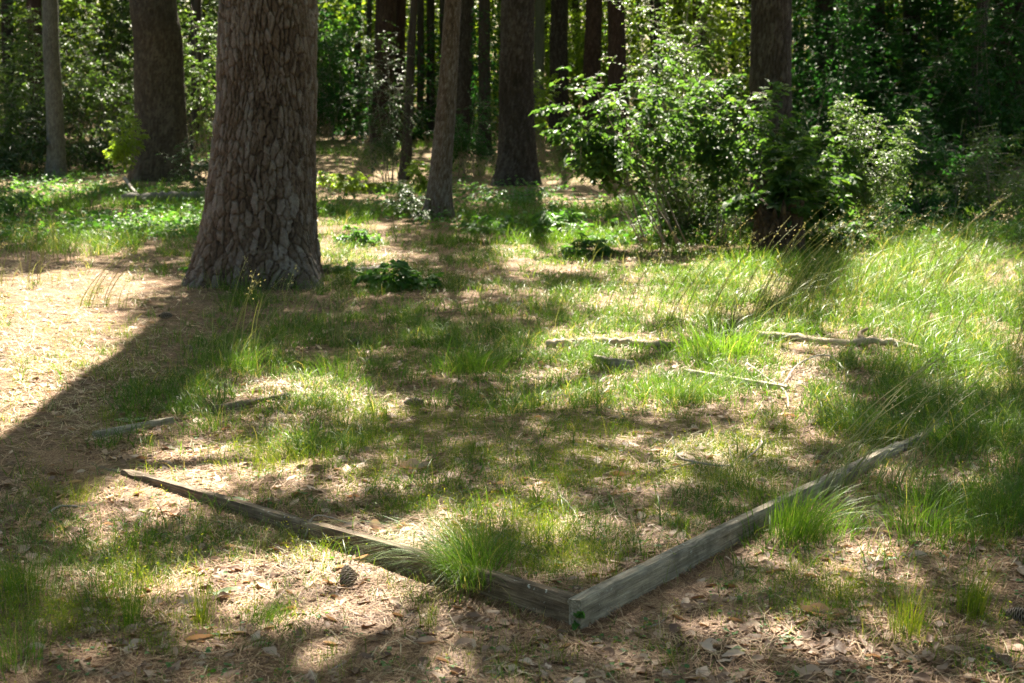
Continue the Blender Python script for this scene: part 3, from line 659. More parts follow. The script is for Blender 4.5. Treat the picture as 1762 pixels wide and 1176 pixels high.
big_leaf(1295, 1010, .05, .03, .0, .8, .3, .1, 'dark red folded leaf outside the right board', tilt=(.4, 0))
big_leaf(1320, 990, .06, .04, .3, .5, .2, .7, 'tan leaf just above the dark red folded leaf')
big_leaf(1240, 862 + 10, .04, .03, .3, .5, .2, 1, 'orange leaf against the inside of the right board')
big_leaf(1298, 868, .045, .03, .5, .5, .2, .5, 'yellow leaf against the inside of the right board', M_WEED)
big_leaf(410, 868, .08, .05, .1, .5, .3, .6, 'bright green leaf draped on the left board', M_PALEGREEN)
big_leaf(250, 885, .06, .04, -.4, .4, .2, .6, 'pale green leaf in the sunny needles at left', M_PALEGREEN)
big_leaf(975, 600, .17, .06, .5, .6, .2, .6, 'tan slab of bark like leaf at the end of the straight log', tilt=(.5, 0))
big_leaf(930, 635, .08, .06, .9, .8, .4, .5, 'brown upright leaf at the back of the bed', tilt=(.6, 0))

# ------------------------------------------------------------------ individual grass tufts
def tuft(px, py, n, h, spread, lean, label, m=None, wd=.0026, name='grass_tuft', foot=.035, dead=.04, droop=.9):
    g = gp(px, py); mb = MB()
    B = np.zeros((n, 3)); B[:, :2] = rng.normal(size=(n, 2)) * foot
    hh = h * (.45 + .65 * rng.random(n)); ln = (unit(B[:, :2] + rng.normal(size=(n, 2)) * foot * .8) * (rng.random(n) ** .7)[:, None] * spread + np.array(lean)) * hh[:, None]
    blades(mb, B, hh, ln, wd * (.7 + .6 * rng.random(n)), np.where(rng.random(n) < dead, .97, rng.random(n) * .85), 6, droop)
    k = max(8, n // 5); B = np.zeros((k, 3)); B[:, :2] = rng.normal(size=(k, 2)) * foot * 1.2
    ln = rng.normal(size=(k, 2)) * 1.2 * h * .35
    blades(mb, B, h * .22, ln, wd * 1.2, np.full(k, .98), 3, 1.0)
    return tag(link(name, mb.mesh('tuft'), m or M_TUFT, None, (g[0], g[1], gz(g[0], g[1]))), label, 'grass tuft', 'single tufts of grass')
tuft(820, 1005, 420, .27, 1.5, (-.35, .0), 'big bright tuft spilling over the left board near the corner', foot=.045, wd=.0024, droop=1.15)
tuft(785, 985, 260, .29, 1.3, (-.75, .1), 'tuft fanning left across the left board beside the big tuft', foot=.04, wd=.0024, droop=1.2)
tuft(1375, 930, 420, .27, .75, (.35, 0), 'large green tuft growing against the outside of the right board', foot=.05)
tuft(1440, 920, 160, .16, 1.1, (.2, 0), 'low tuft just right of the large tuft at the right board', foot=.05)
tuft(1580, 925, 260, .24, .9, (.1, 0), 'dark green tuft in shade right of the bed', foot=.07)
tuft(1672, 1060, 200, .20, .35, (.15, 0), 'upright reddish based tuft near the lower right', M_WEED, foot=.03, wd=.002)
tuft(1560, 1095, 130, .24, .5, (.1, 0), 'thin wiry olive tuft at the lower right', M_WEED, foot=.03, wd=.0018)
tuft(1450, 1035, 60, .13, .6, (0, 0), 'small wiry tuft in shade below the sunny patch at right', M_WEED, foot=.02, wd=.0018)
tuft(225, 1085, 90, .24, .25, (0, 0), 'dark thin upright tuft at the lower left', foot=.015, wd=.0018)
tuft(350, 1075, 60, .19, .3, (0, 0), 'yellow stemmed thin tuft in the lower left sun patch', M_WEED, foot=.012, wd=.002)
tuft(455, 1080, 100, .16, .5, (.5, 0), 'green tuft leaning right below the left boards', foot=.03, wd=.002)
tuft(30, 1030, 220, .22, .6, (0, 0), 'tall grassy tuft at the left edge', foot=.07, wd=.002)
tuft(20, 1150, 140, .2, .5, (0, 0), 'dark tuft in the bottom left corner', foot=.05, wd=.002)
tuft(740, 1085, 40, .14, .4, (0, 0), 'small wiry tuft alone on bare soil at the bottom', M_WEED, foot=.012, wd=.0016)
tuft(170, 1035, 120, .17, .6, (0, 0), 'loose tuft in the sun at lower left', foot=.05, wd=.002)
tuft(140, 870, 60, .16, .6, (.3, 0), 'seeding weed tuft in the dark shade at left', M_WEED, foot=.02, wd=.0018)
tuft(820, 640, 320, .24, 1.0, (.3, 0), 'dense green tuft behind the bed at centre', foot=.12, wd=.004)
tuft(1240, 612, 520, .30, 1.1, (0, 0), 'bright clump of grass between the two logs', foot=.16, wd=.005)
tuft(1165, 690, 200, .20, .8, (0, 0), 'round tuft in front of the back board', foot=.08, wd=.003)
tuft(370, 742, 160, .17, 1.1, (-.1, 0), 'tuft at the right edge of the pine shadow', foot=.06, wd=.003)
tuft(410, 640, 160, .26, 1.0, (.1, 0), 'tall dark tuft in the shadow below the big pine', foot=.1, wd=.004)
tuft(580, 655, 120, .22, .7, (0, 0), 'sunny tuft left of centre between needles', foot=.06, wd=.003)
tuft(515, 800, 240, .13, .8, (0, 0), 'low yellow green tuft inside the left board', M_WEED, foot=.12, wd=.0018)
tuft(640, 750, 60, .1, .8, (0, 0), 'tiny tuft beside the sunny needles mid bed', foot=.03, wd=.0018)
tuft(1590, 870, 160, .22, .7, (0, 0), 'tall tuft beyond the buried end of the right board', foot=.08, wd=.0025)
tuft(1296, 462, 200, .27, .6, (.1, 0), 'tall blades before the left side of the rotten stump', foot=.13, wd=.006)
tuft(1375, 466, 200, .30, .6, (.1, 0), 'tall dark blades before the right side of the rotten stump', foot=.13, wd=.006)
tuft(395, 494, 90, .22, .7, (.1, 0), 'thin grass at the left foot of the big pine', foot=.12, wd=.004)
tuft(455, 500, 110, .26, .6, (.15, 0), 'thin grass before the middle of the big pine foot', foot=.14, wd=.004)
tuft(535, 496, 80, .16, .8, (.2, 0), 'low grass on the root at the right of the big pine', foot=.12, wd=.004)
tuft(1720, 900, 200, .24, .7, (0, 0), 'tall tuft at the right edge in shade', foot=.09, wd=.0025)

def seed_tuft(pts, H, lean, n, label, spread=.25, back=0):
    """tall flowering grass: bare yellow stalks that carry loose seed heads"""
    g = gp(*pts); mb = MB()
    for i in range(n):
        b = np.array([rng.normal() * spread, rng.normal() * spread * .6, 0.]); h = H * (.75 + .4 * rng.random())
        l = np.array([lean[0] + rng.normal() * .12, lean[1] + rng.normal() * .12, 0]) * h
        b[2] = gz(b[0] + g[0], b[1] + g[1]) - gz(g[0], g[1])
        P = np.array([b + l * t ** 1.5 + np.array([0, 0, h * (t - .12 * t ** 3)]) for t in np.linspace(0, 1, 9)])
        tube(mb, P, np.linspace(.0024, .0011, 9) * (1 + .06 * g[1]), 3, r=.2 + .4 * rng.random(), cap=False)
        k = 13; t = .72 + .28 * rng.random(k); idx = np.clip((t * 8).astype(int), 0, 7); fr = t * 8 - idx
        C = P[idx] * (1 - fr)[:, None] + P[idx + 1] * fr[:, None]
        T = unit(P[idx + 1] - P[idx]); C = C + rng.normal(size=(k, 3)) * .008 * (1 + g[1] / 12)
        leaves(mb, C, T + rand_dirs(k) * .5, rand_dirs(k), .011 + .006 * rng.random(k), .0035 + .0002 * g[1], r=.55 + .45 * rng.random(k))
    k = n * 5; B = rng.normal(size=(k, 3)) * [spread, spread * .6, 0]; B[:, 2] = gz(B[:, 0] + g[0], B[:, 1] + g[1]) - gz(g[0], g[1]); hh = H * (.3 + .4 * rng.random(k))
    blades(mb, B, hh, (rng.normal(size=(k, 2)) * .3 + np.array(lean)) * hh[:, None], .004 + .0002 * g[1], rng.random(k) * .5, 5, .9)
    return tag(link('seeding_grass', mb.mesh('seeding grass'), M_STALK, None, (g[0], g[1], gz(g[0], g[1]))), label, 'tall grass', 'tall seeding grasses')
seed_tuft((1230, 560), .95, (.55, 0), 12, 'yellow seeding stalks leaning right behind the bright grass clump', .3)
seed_tuft((1330, 540), .9, (.6, 0), 9, 'seeding stalks leaning across the trunk shadow', .35)
seed_tuft((1440, 520), .8, (.3, 0), 8, 'seeding stalks standing over the dark stump shadow edge', .4)
seed_tuft((1560, 520), .95, (.65, 0), 8, 'seeding stalks in the bright grass right of the trunk shadow', .5)
seed_tuft((1660, 500), .9, (.6, 0), 7, 'pale seed heads leaning right near the right edge', .5)
seed_tuft((1740, 620), .9, (.45, 0), 8, 'long yellow stalks cut by the right edge', .4)
seed_tuft((1430, 860), .62, (.85, .2), 7, 'long bent yellow stalks over the end of the right board', .06)
seed_tuft((1520, 840), .5, (.75, .3), 5, 'slim arching stalks just beyond the right board', .08)
seed_tuft((85, 450), .62, (.05, 0), 9, 'seeding stalks in the sunny grass at the far left', .3)
seed_tuft((30, 490), .6, (.25, 0), 6, 'short seeding stalks on the left edge', .3)
seed_tuft((165, 530), .6, (.7, 0), 5, 'two or three stalks slanting right over the sunny needles', .15)
seed_tuft((400, 620), .72, (.25, 0), 6, 'seeding stalks in front of the big pine trunk', .16)
seed_tuft((490, 560), .55, (.6, 0), 4, 'stalks slanting right at the foot of the big pine', .15)
seed_tuft((580, 595), .5, (.05, 0), 4, 'few straight yellow stalks right of the big pine', .06)
seed_tuft((880, 560), .42, (.4, 0), 8, 'short stalks scattered in the grass at centre', .5)
seed_tuft((1040, 530), .42, (.4, 0), 8, 'short stalks in the grass right of centre', .5)
seed_tuft((1100, 460), .45, (.25, 0), 6, 'fine stalks at the back edge of the grass', .6)
seed_tuft((1600, 430), .8, (.35, 0), 4, 'dim seed stalks before the dark shrubs at right', .5)

# ------------------------------------------------------------------ trees
def bark_cells(u, v, nT, seed):
    iu = np.floor(u).astype(int); iv = np.floor(v).astype(int)
    d1 = np.full(u.shape, 9.); d2 = np.full(u.shape, 9.); tone = np.zeros(u.shape); x1 = u * 0; y1 = u * 0; x2 = u * 0; y2 = u * 0
    for a in (-1, 0, 1):
        for b in (-1, 0, 1):
            cu = iu + a; cv = iv + b; w = np.mod(cu, nT)
            jx = cu + .12 + .76 * _hash(w, cv, seed); jy = cv + .05 + .9 * _hash(w, cv, seed + 1)
            d = np.hypot((u - jx) * 1.15, (v - jy)); tn = _hash(w, cv, seed + 2)
            c = d < d1; c2 = (~c) & (d < d2)
            x2 = np.where(c, x1, np.where(c2, jx, x2)); y2 = np.where(c, y1, np.where(c2, jy, y2))
            d2 = np.where(c, d1, np.where(c2, d, d2)); x1 = np.where(c, jx, x1); y1 = np.where(c, jy, y1)
            tone = np.where(c, tn, tone); d1 = np.where(c, d, d1)
    hv = np.abs(x2 - x1) / (np.abs(x2 - x1) + np.abs(y2 - y1) + 1e-6)
    return d2 - d1, tone, hv
def bark_field(th, z, R, cell, seed, depth):
    """plated bark: long ragged plates between deep upright fissures -> (displacement, tone)"""
    C, S = np.cos(th), np.sin(th)
    nT = max(6, int(round(2 * math.pi * R / cell))); ch = cell * 2.4
    w1 = fbm((C + 2) * R * 9 + S * 2, z * 5 + S * R * 9, seed + 9, 4) - .5
    w2 = fbm((S + 2) * R * 14 - C, z * 9 + C * R * 14, seed + 4, 4) - .5
    u = th / (2 * math.pi) * nT + w1 * 1.0 + w2 * .5 + (fbm((C + 2) * R * 1.6, z * .7 + S * R * 1.6, seed + 60, 2) - .5) * 5; v = z / ch + w2 * .9 - w1 * .5
    e, tone, hv = bark_cells(u, v, nT, seed)
    wid = .06 + .42 * fbm((C + 2) * R * 6, z * 2.6 + S * R * 6, seed + 20, 2)
    e1 = sstep(0, wid, e); dep = .5 + .5 * sstep(.3, .7, hv)
    e2, t2, h2 = bark_cells(u * 2.3 + 5, v * 2.7 + w1 * 2, int(nT * 2.3) + 1, seed + 31)
    f2 = sstep(0, .22, e2)
    g = fbm((C + 2) * R * 60, z * 45 + S * R * 60, seed + 5, 3) - .5
    disp = (e1 ** .7 - 1) * depth * dep + (tone - .5) * depth * .45 + (f2 - 1) * depth * .16 + (t2 - .5) * depth * .22 + g * depth * .3
    return disp, np.clip(.02 + .42 * tone + .25 * t2 + .3 * g + .35 * (fbm((C + 2) * R * 2.2, z * .9 + S * R * 2.2, seed + 50, 2) - .35), 0, 1), 1 - (1 - e1) * dep
TREES = []
def tree(label, bx, by, wb, tx, wt, material, name='pine_tree', cell=.05, depth=.012, fine=0, flare=.35, H=15, curve=0, Yb=None, seed=0, species='tree', limbs=3, ivy=0, group='trees of the wood'):
    """bx, by: photo position of the trunk's foot, wb: width there, tx, wt: centre and width where it leaves the top of the photo"""
    g = gp(bx, by)
    if Yb is not None: g = ray_at(bx, by, Yb); g[2] = gz(g[0], g[1])
    Y = g[1]; top = ray_at(tx, 0, Y); sl = (top[0] - g[0]) / (top[2] - g[2])
    dist = Y * math.cos(PITCH) + (CAMH - g[2]) * math.sin(PITCH)
    rb = wb / 2 * dist / F; rt = wt / 2 * dist / F; zt = top[2] - g[2]
    ncirc = {0: 20, 1: 110, 2: 460}[fine]; dz = {0: .12, 1: .028, 2: .0075}[fine]
    zs = np.concatenate([np.arange(-.15, zt + .35, dz), np.arange(zt + .4, H, .45)])
    th = np.arange(ncirc) * 2 * math.pi / ncirc
    TH, Z = np.meshgrid(th, zs)
    rad = np.where(Z < zt, rb + (rt - rb) * np.clip(Z / zt, 0, 1) ** .6, rt * (1 - .75 * np.clip((Z - zt) / (H - zt), 0, 1)))
    fl = np.exp(-np.maximum(Z, 0) / (rb * 1.1 + .05)) * flare * rb
    rad = rad + fl * (.05 + 1.7 * vnoise((np.cos(TH) + 2) * 2.6, (np.sin(TH) + 2) * 2.6, seed + 3) ** 1.5) + rb * .05 * (vnoise((np.cos(TH) + 2) * 2, Z * .8 + np.sin(TH), seed) - .5)
    tone = np.full(TH.shape, .5)
    if fine:
        d, tn, e = bark_field(TH, Z, rb, cell, seed + 11, depth)
        tone = np.clip((.1 + tn * 1.1) * (.2 + .8 * e), 0, 1); rad = rad + d
    else:
        tone = .5 + .5 * (vnoise(TH * 5, Z * 4, seed) - .5)
    cx = sl * Z + curve * np.maximum(Z - zt, 0) ** 2 * .01 + (fbm(Z * .35, 0 * Z + seed, 5) - .5) * rb * .5 * (fine < 2) * np.clip(Z / 2, 0, 1)
    cy = (fbm(Z * .3, 0 * Z + seed + 7, 5) - .5) * rb
    V = np.stack([cx + rad * np.cos(TH), cy + rad * np.sin(TH), Z], -1)
    n, k = TH.shape; I = np.arange(n * k).reshape(n, k); J = np.roll(I, -1, 1)
    q = np.stack([I[:-1], J[:-1], J[1:], I[1:]], -1).reshape(-1, 4)
    mb = MB(); mb.add(V.reshape(-1, 3), q, None, tone.ravel())
    root = empty(name, g); tag(root, label, species, group)
    link('trunk', mb.mesh('trunk', True), material, root)
    for i in range(limbs):
        lm = MB()
        z0 = H * (.5 + .45 * (i + rng.random()) / max(limbs, 1)); a = rng.random() * 6.283; c0 = sl * z0 + curve * max(z0 - zt, 0) ** 2 * .01; ll = 1.2 + 1.5 * rng.random()
        P = [np.array([c0 + math.cos(a) * ll * t, math.sin(a) * ll * t, z0 + .9 * t]) for t in (0, .35, .7, 1)]
        tube(lm, P, [rt * .3, rt * .22, rt * .14, .02], 6, r=.5); link('limb', lm.mesh('limb'), material, root)
    zi = 9.0
    TREES.append(dict(root=root, g=g, cx=g[0] + sl * zi + curve * max(zi - zt, 0) ** 2 * .01, cy=g[1], H=H))
    if ivy:
        n = ivy; tt = rng.random(n) * 6.283; zz = rng.random(n) * zt * .95; rr = rb * 1.05 + .03 + rng.random(n) * .1
        C = np.stack([sl * zz + rr * np.cos(tt), rr * np.sin(tt), zz], 1); m2 = MB()
        leaves(m2, C, np.stack([np.cos(tt), np.sin(tt), -.6 * np.ones(n)], 1) + .6 * rand_dirs(n), rand_dirs(n, .5), .06 + .05 * rng.random(n), .05)
        link('ivy', m2.mesh('ivy'), M_DARK, root)
    return root
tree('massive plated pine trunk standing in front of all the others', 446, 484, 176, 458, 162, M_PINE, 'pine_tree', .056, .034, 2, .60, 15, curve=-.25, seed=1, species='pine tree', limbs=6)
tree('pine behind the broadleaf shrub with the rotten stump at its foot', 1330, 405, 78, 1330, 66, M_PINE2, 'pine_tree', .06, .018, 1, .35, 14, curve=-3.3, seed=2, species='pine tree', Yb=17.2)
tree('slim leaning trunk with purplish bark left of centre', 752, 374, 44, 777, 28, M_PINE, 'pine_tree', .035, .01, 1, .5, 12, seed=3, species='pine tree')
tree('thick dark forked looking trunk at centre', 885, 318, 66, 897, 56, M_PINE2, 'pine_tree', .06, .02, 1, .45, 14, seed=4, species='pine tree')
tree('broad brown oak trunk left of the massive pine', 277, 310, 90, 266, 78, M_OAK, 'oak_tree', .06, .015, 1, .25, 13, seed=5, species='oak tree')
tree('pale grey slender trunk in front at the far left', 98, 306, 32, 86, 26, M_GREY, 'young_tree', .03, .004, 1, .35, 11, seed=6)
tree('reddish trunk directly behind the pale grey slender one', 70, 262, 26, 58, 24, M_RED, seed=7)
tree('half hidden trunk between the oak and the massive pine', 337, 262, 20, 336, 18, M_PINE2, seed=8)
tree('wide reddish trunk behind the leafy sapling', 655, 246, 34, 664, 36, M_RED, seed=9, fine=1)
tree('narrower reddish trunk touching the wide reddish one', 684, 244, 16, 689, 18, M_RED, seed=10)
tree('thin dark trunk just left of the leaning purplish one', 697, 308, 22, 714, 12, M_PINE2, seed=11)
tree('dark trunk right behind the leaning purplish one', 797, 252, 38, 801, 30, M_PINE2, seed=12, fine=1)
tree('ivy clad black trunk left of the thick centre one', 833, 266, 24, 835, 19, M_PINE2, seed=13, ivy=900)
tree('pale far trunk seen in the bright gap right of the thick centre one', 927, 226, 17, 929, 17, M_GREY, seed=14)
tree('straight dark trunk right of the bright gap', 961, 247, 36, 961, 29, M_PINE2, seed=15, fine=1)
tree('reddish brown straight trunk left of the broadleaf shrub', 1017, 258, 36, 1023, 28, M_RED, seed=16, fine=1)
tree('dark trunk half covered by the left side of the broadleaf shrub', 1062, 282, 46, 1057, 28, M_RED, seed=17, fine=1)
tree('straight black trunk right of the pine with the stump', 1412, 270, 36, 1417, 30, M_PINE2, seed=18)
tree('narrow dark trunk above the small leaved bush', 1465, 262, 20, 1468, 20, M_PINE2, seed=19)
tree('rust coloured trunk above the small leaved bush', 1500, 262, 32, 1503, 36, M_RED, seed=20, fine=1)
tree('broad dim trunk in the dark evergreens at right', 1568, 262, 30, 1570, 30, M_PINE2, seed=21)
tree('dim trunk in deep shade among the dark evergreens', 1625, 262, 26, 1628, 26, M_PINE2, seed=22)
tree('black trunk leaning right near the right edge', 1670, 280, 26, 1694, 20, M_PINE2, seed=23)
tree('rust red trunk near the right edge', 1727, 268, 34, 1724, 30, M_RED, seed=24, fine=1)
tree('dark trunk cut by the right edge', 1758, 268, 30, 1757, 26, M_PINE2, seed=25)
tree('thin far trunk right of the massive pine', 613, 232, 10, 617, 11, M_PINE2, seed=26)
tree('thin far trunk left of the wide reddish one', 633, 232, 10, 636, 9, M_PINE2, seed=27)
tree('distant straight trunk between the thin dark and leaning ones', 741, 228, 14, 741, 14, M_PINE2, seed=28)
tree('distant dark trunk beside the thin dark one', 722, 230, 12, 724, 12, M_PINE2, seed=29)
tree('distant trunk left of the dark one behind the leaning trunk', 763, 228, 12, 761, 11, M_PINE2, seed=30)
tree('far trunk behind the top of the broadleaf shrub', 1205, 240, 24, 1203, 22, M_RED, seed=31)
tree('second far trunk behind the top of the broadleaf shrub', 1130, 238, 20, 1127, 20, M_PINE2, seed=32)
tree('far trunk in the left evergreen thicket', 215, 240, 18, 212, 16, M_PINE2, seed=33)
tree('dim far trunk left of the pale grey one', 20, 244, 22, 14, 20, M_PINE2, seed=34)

# ------------------------------------------------------------------ canopy overhead, unseen, placed to cast the mapped shade; shared to the nearest tree
def shade_canopy():
    N1 = 24000
    u = rng.uniform(-9.5, 9.5, N1); v = rng.uniform(-7.0, 18.5, N1)
    L = lit(u, v); nz = .55 * vnoise(u / .30, v / .34, 201) + .45 * vnoise(u / .11, v / .13, 203)
    ok = (nz > .10 + .92 * np.clip(L, 0, 1)) | ((L < .2) & (rng.random(N1) < .88)); ok &= L < .95
    un, vn = u[ok], v[ok]; Hn = 7.5 + 5.0 * rng.random(len(un)); k1 = 13; r1, l1 = .17, .13
    N2 = 42000
    u = rng.uniform(-30, 30, N2); v = 18 + rng.random(N2) * 52
    L = lit(u, v); nz = vnoise(u / .7, v / .9, 211) * .6 + .4 * vnoise(u / .3, v / .35, 213); ok = nz > .22 * sstep(.04, .2, L) + .85 * np.clip(L, 0, 1)
    uf, vf = u[ok], v[ok]; Hf = 9 + 5 * rng.random(len(uf))
    for (uu, vv, hh, per, rad, ln, far) in ((un, vn, Hn, k1, r1, l1, 0), (uf, vf, Hf, 9, .42, .30, 1)):
        X = uu + hh * COT * math.sin(SUN_AZ); Y = vv + hh * COT * math.cos(SUN_AZ)
        n = len(X); idx = np.repeat(np.arange(n), per)
        C = np.stack([X, Y, hh], 1)[idx] + rng.normal(size=(n * per, 3)) * np.array([rad, rad, rad * .8]) * .8
        D = rand_dirs(n * per); D[:, 2] = D[:, 2] * .4 - .25; Nn = rand_dirs(n * per, 1.6)
        Ln = ln * (.7 + .6 * rng.random(n * per))
        tx = np.array([t['cx'] for t in TREES]); ty = np.array([t['cy'] for t in TREES])
        own = np.argmin((X[:, None] - tx) ** 2 + ((Y[:, None] - ty) * 1.0) ** 2, 1)[idx]
        for ti, t in enumerate(TREES):
            s = own == ti
            if not s.any(): continue
            t.setdefault('mb', MB()); leaves(t['mb'], C[s] - t['g'], D[s], Nn[s], Ln[s], Ln[s] * .58)
    for t in TREES:
        if 'mb' in t: link('crown', t['mb'].mesh('crown', False), M_CANOPY, t['root'])
shade_canopy()

# ------------------------------------------------------------------ shrubs
def shrub(label, cx, cy, Y, rx, ry, rz, n_tw, per, L, ratio, material, name='shrub', foot=None, droop=.25, stems=5, cat='shrub', stem_m=None, up=.9, group='bushes of the undergrowth', twig_len=.45, flat=.5):
    """crown centre at photo cx, cy at distance Y; rx, ry, rz half sizes in metres"""
    c = ray_at(cx, cy, Y); fx = ray_at(foot, cy, Y)[0] if foot is not None else c[0]
    base = np.array([fx, Y, float(gz(fx, Y))]); root = empty(name, base); tag(root, label, cat, group)
    nb = int(9 + 5 * min(rx, 2.5) + 3 * min(rz, 2.5)); ax = np.array([rx, ry, rz])
    bd = rand_dirs(nb, .15); ends = (c - base) + bd * ax * (.72 + .55 * rng.random(nb))[:, None]
    ends[:, 2] = np.maximum(ends[:, 2], .06 + .1 * rz)
    start = rng.normal(size=(nb, 3)) * [.16 * rx, .16 * rx, 0]; mid = start * .4 + ((c - base) * .75 + ends * .25) * np.array([1, 1, .8]); mid += rng.normal(size=(nb, 3)) * ax * .16
    bi = rng.integers(0, nb, n_tw); tt = (.38 + .62 * rng.random(n_tw) ** .75)[:, None]
    P = start[bi] * (1 - tt) ** 2 + 2 * mid[bi] * tt * (1 - tt) + ends[bi] * tt ** 2
    P = P + rng.normal(size=(n_tw, 3)) * ax * (.10 + .13 * (1 - tt))
    P = P[P[:, 2] > .02]; n = len(P)
    out = unit(P - (c - base)) * .6 + rand_dirs(n) * .7; out[:, 2] = out[:, 2] * flat - droop * .2; out = unit(out)
    tl = twig_len * min(rx, rz) * (.5 + .7 * rng.random(n)) * .8
    idx = np.repeat(np.arange(n), per); t = np.tile(np.linspace(0, 1, per), n)
    C = P[idx] + out[idx] * (tl[idx] * (t - .4))[:, None]; C[:, 2] -= droop * tl[idx] * t * t
    side = unit(np.cross(out, np.array([0, 0, 1.])))[idx] * np.where(np.arange(n * per) % 2, 1, -1)[:, None]
    D = out[idx] * .55 + side * .75 + rand_dirs(n * per) * .3; D[:, 2] -= droop
    Nn = rng.normal(size=(n * per, 3)) * .38; Nn[:, 2] += up
    Ls = L * (.6 + .7 * rng.random(n * per)); m = C[:, 2] > .01
    mb = MB(); tone = np.clip(np.repeat(rng.random(n), per) * .5 + rng.random(n * per) * .5, 0, 1)
    leaves(mb, C[m], D[m], Nn[m], Ls[m], Ls[m] * ratio, r=tone[m])
    link('foliage', mb.mesh('foliage', False), material, root)
    sm = MB()
    for i in range(0, nb, 2):
        j = i % nb; T_ = np.linspace(0, 1, 9)[:, None]
        tube(sm, start[j] * (1 - T_) ** 2 + 2 * mid[j] * T_ * (1 - T_) + ends[j] * T_ ** 2, np.linspace(.011, .0025, 9) * min(1, rx * 1.1), 5, r=.4)
    for i in range(min(n, 110)):
        j = rng.integers(n); tube(sm, [P[j] - out[j] * tl[j] * .6, P[j] + out[j] * tl[j] * .3, P[j] + out[j] * tl[j] * .6 - np.array([0, 0, droop * tl[j] * .36])], np.array([.005, .003, .002]) * min(1, rx * 1.3), 4, r=.5, cap=False)
    link('stem', sm.mesh('stem'), stem_m or M_TWIG, root)
    return root
S = shrub
# the big broadleaf shrub and its neighbours
S('broadleaf shrub reaching left with large soft green leaves', 1075, 195, 15.0, .85, .7, .62, 330, 7, .085, .55, M_BROAD, foot=1160, flat=.35)
S('left most spray of the broadleaf shrub reaching over the path', 1010, 215, 15.2, .42, .4, .30, 170, 7, .09, .55, M_BROAD, foot=1120, flat=.35)
S('broadleaf bush joining the stump to the sparkling bush', 1425, 290, 15.6, .5, .4, .5, 260, 7, .08, .55, M_BROAD, foot=1400)
S('sunlit crown of broad leaves glowing white green before the pine', 1275, 205, 15.4, .66, .5, .66, 380, 7, .09, .55, M_BROAD, foot=1250)
S('airy sapling top with small pale leaves above the broadleaf shrub', 1150, 70, 17.5, .9, .8, .75, 330, 8, .055, .5, M_HOLLYL, name='sapling', foot=1180)
S('dark broadleaf shrub drooping over the rotten stump', 1350, 312, 14.2, .62, .5, .40, 340, 7, .11, .55, M_BROAD, foot=1350)
S('small leaved thicket in the middle below the broadleaf shrub', 1190, 290, 16.4, .85, .7, .65, 560, 9, .045, .5, M_HOLLYL, foot=1180)
S('small leaved bush sparkling with white highlights right of the stump', 1480, 290, 16.2, .62, .6, .9, 950, 9, .042, .5, M_HOLLYL, foot=1480)
S('low leafy bush at the foot of the sparkling bush', 1440, 395, 14.6, .55, .4, .32, 170, 7, .07, .55, M_BROAD, foot=1430)
S('low bright bush left of the stump', 1145, 365, 16.6, .42, .4, .30, 170, 8, .06, .5, M_HOLLYL, foot=1140)
S('low dark bush behind the stump', 1225, 385, 16.2, .55, .4, .32, 230, 8, .04, .5, M_HOLLY, foot=1230)
# right dark mass
S('tall dark evergreen bush right of the pine with the stump', 1430, 120, 29, 1.4, 1, 1.8, 330, 8, .11, .5, M_DARK, foot=1430)
S('tall dark evergreen bush in the middle of the right thicket', 1570, 150, 29, 1.6, 1.2, 2.2, 400, 8, .12, .5, M_DARK, foot=1570)
S('dark broad leaved evergreen at lower right thicket', 1600, 300, 19, 1.3, 1, 1.0, 400, 8, .10, .52, M_DARK, foot=1600)
S('pale small leaved bush at the right edge', 1715, 300, 18.5, .75, .7, .85, 560, 9, .04, .5, M_HOLLYL, foot=1715)
S('dark evergreen bush high at the right edge', 1700, 90, 29, 1.6, 1.2, 1.9, 360, 8, .12, .5, M_DARK, foot=1700)
S('low dark bush between stump and right thicket', 1520, 395, 17, 1.0, .6, .4, 260, 8, .05, .5, M_DARK, foot=1530)
# left thicket
S('pale small leaved evergreen bush at the upper left corner', 40, 130, 31, 1.9, 1.4, 1.8, 460, 9, .10, .5, M_HOLLYL, foot=40)
S('evergreen bush between the grey trunk and the oak', 165, 120, 31, 1.5, 1.2, 1.9, 430, 9, .10, .5, M_HOLLYL, foot=165)
S('dark lower evergreen behind the grey trunk', 140, 225, 30.5, 1.6, 1, .9, 330, 9, .09, .5, M_HOLLY, foot=150)
S('dark evergreen low at the far left edge', 20, 225, 29.5, 1.2, 1, .8, 280, 9, .09, .5, M_HOLLY, foot=15)
S('small bright yellow green bush left of the oak foot', 215, 225, 25.5, .42, .4, .48, 170, 8, .07, .5, M_BRIGHT, foot=215)
S('evergreen bush between the oak and the massive pine', 340, 140, 31, .9, .8, 1.8, 300, 9, .09, .5, M_HOLLYL, foot=340)
S('low dark shrub at the right foot of the oak', 335, 285, 23, .5, .5, .45, 200, 8, .05, .5, M_HOLLY, foot=335)
S('ferny clump in shade at the far left edge', 25, 330, 18.5, .6, .5, .28, 150, 7, .08, .3, M_FORB, foot=25)
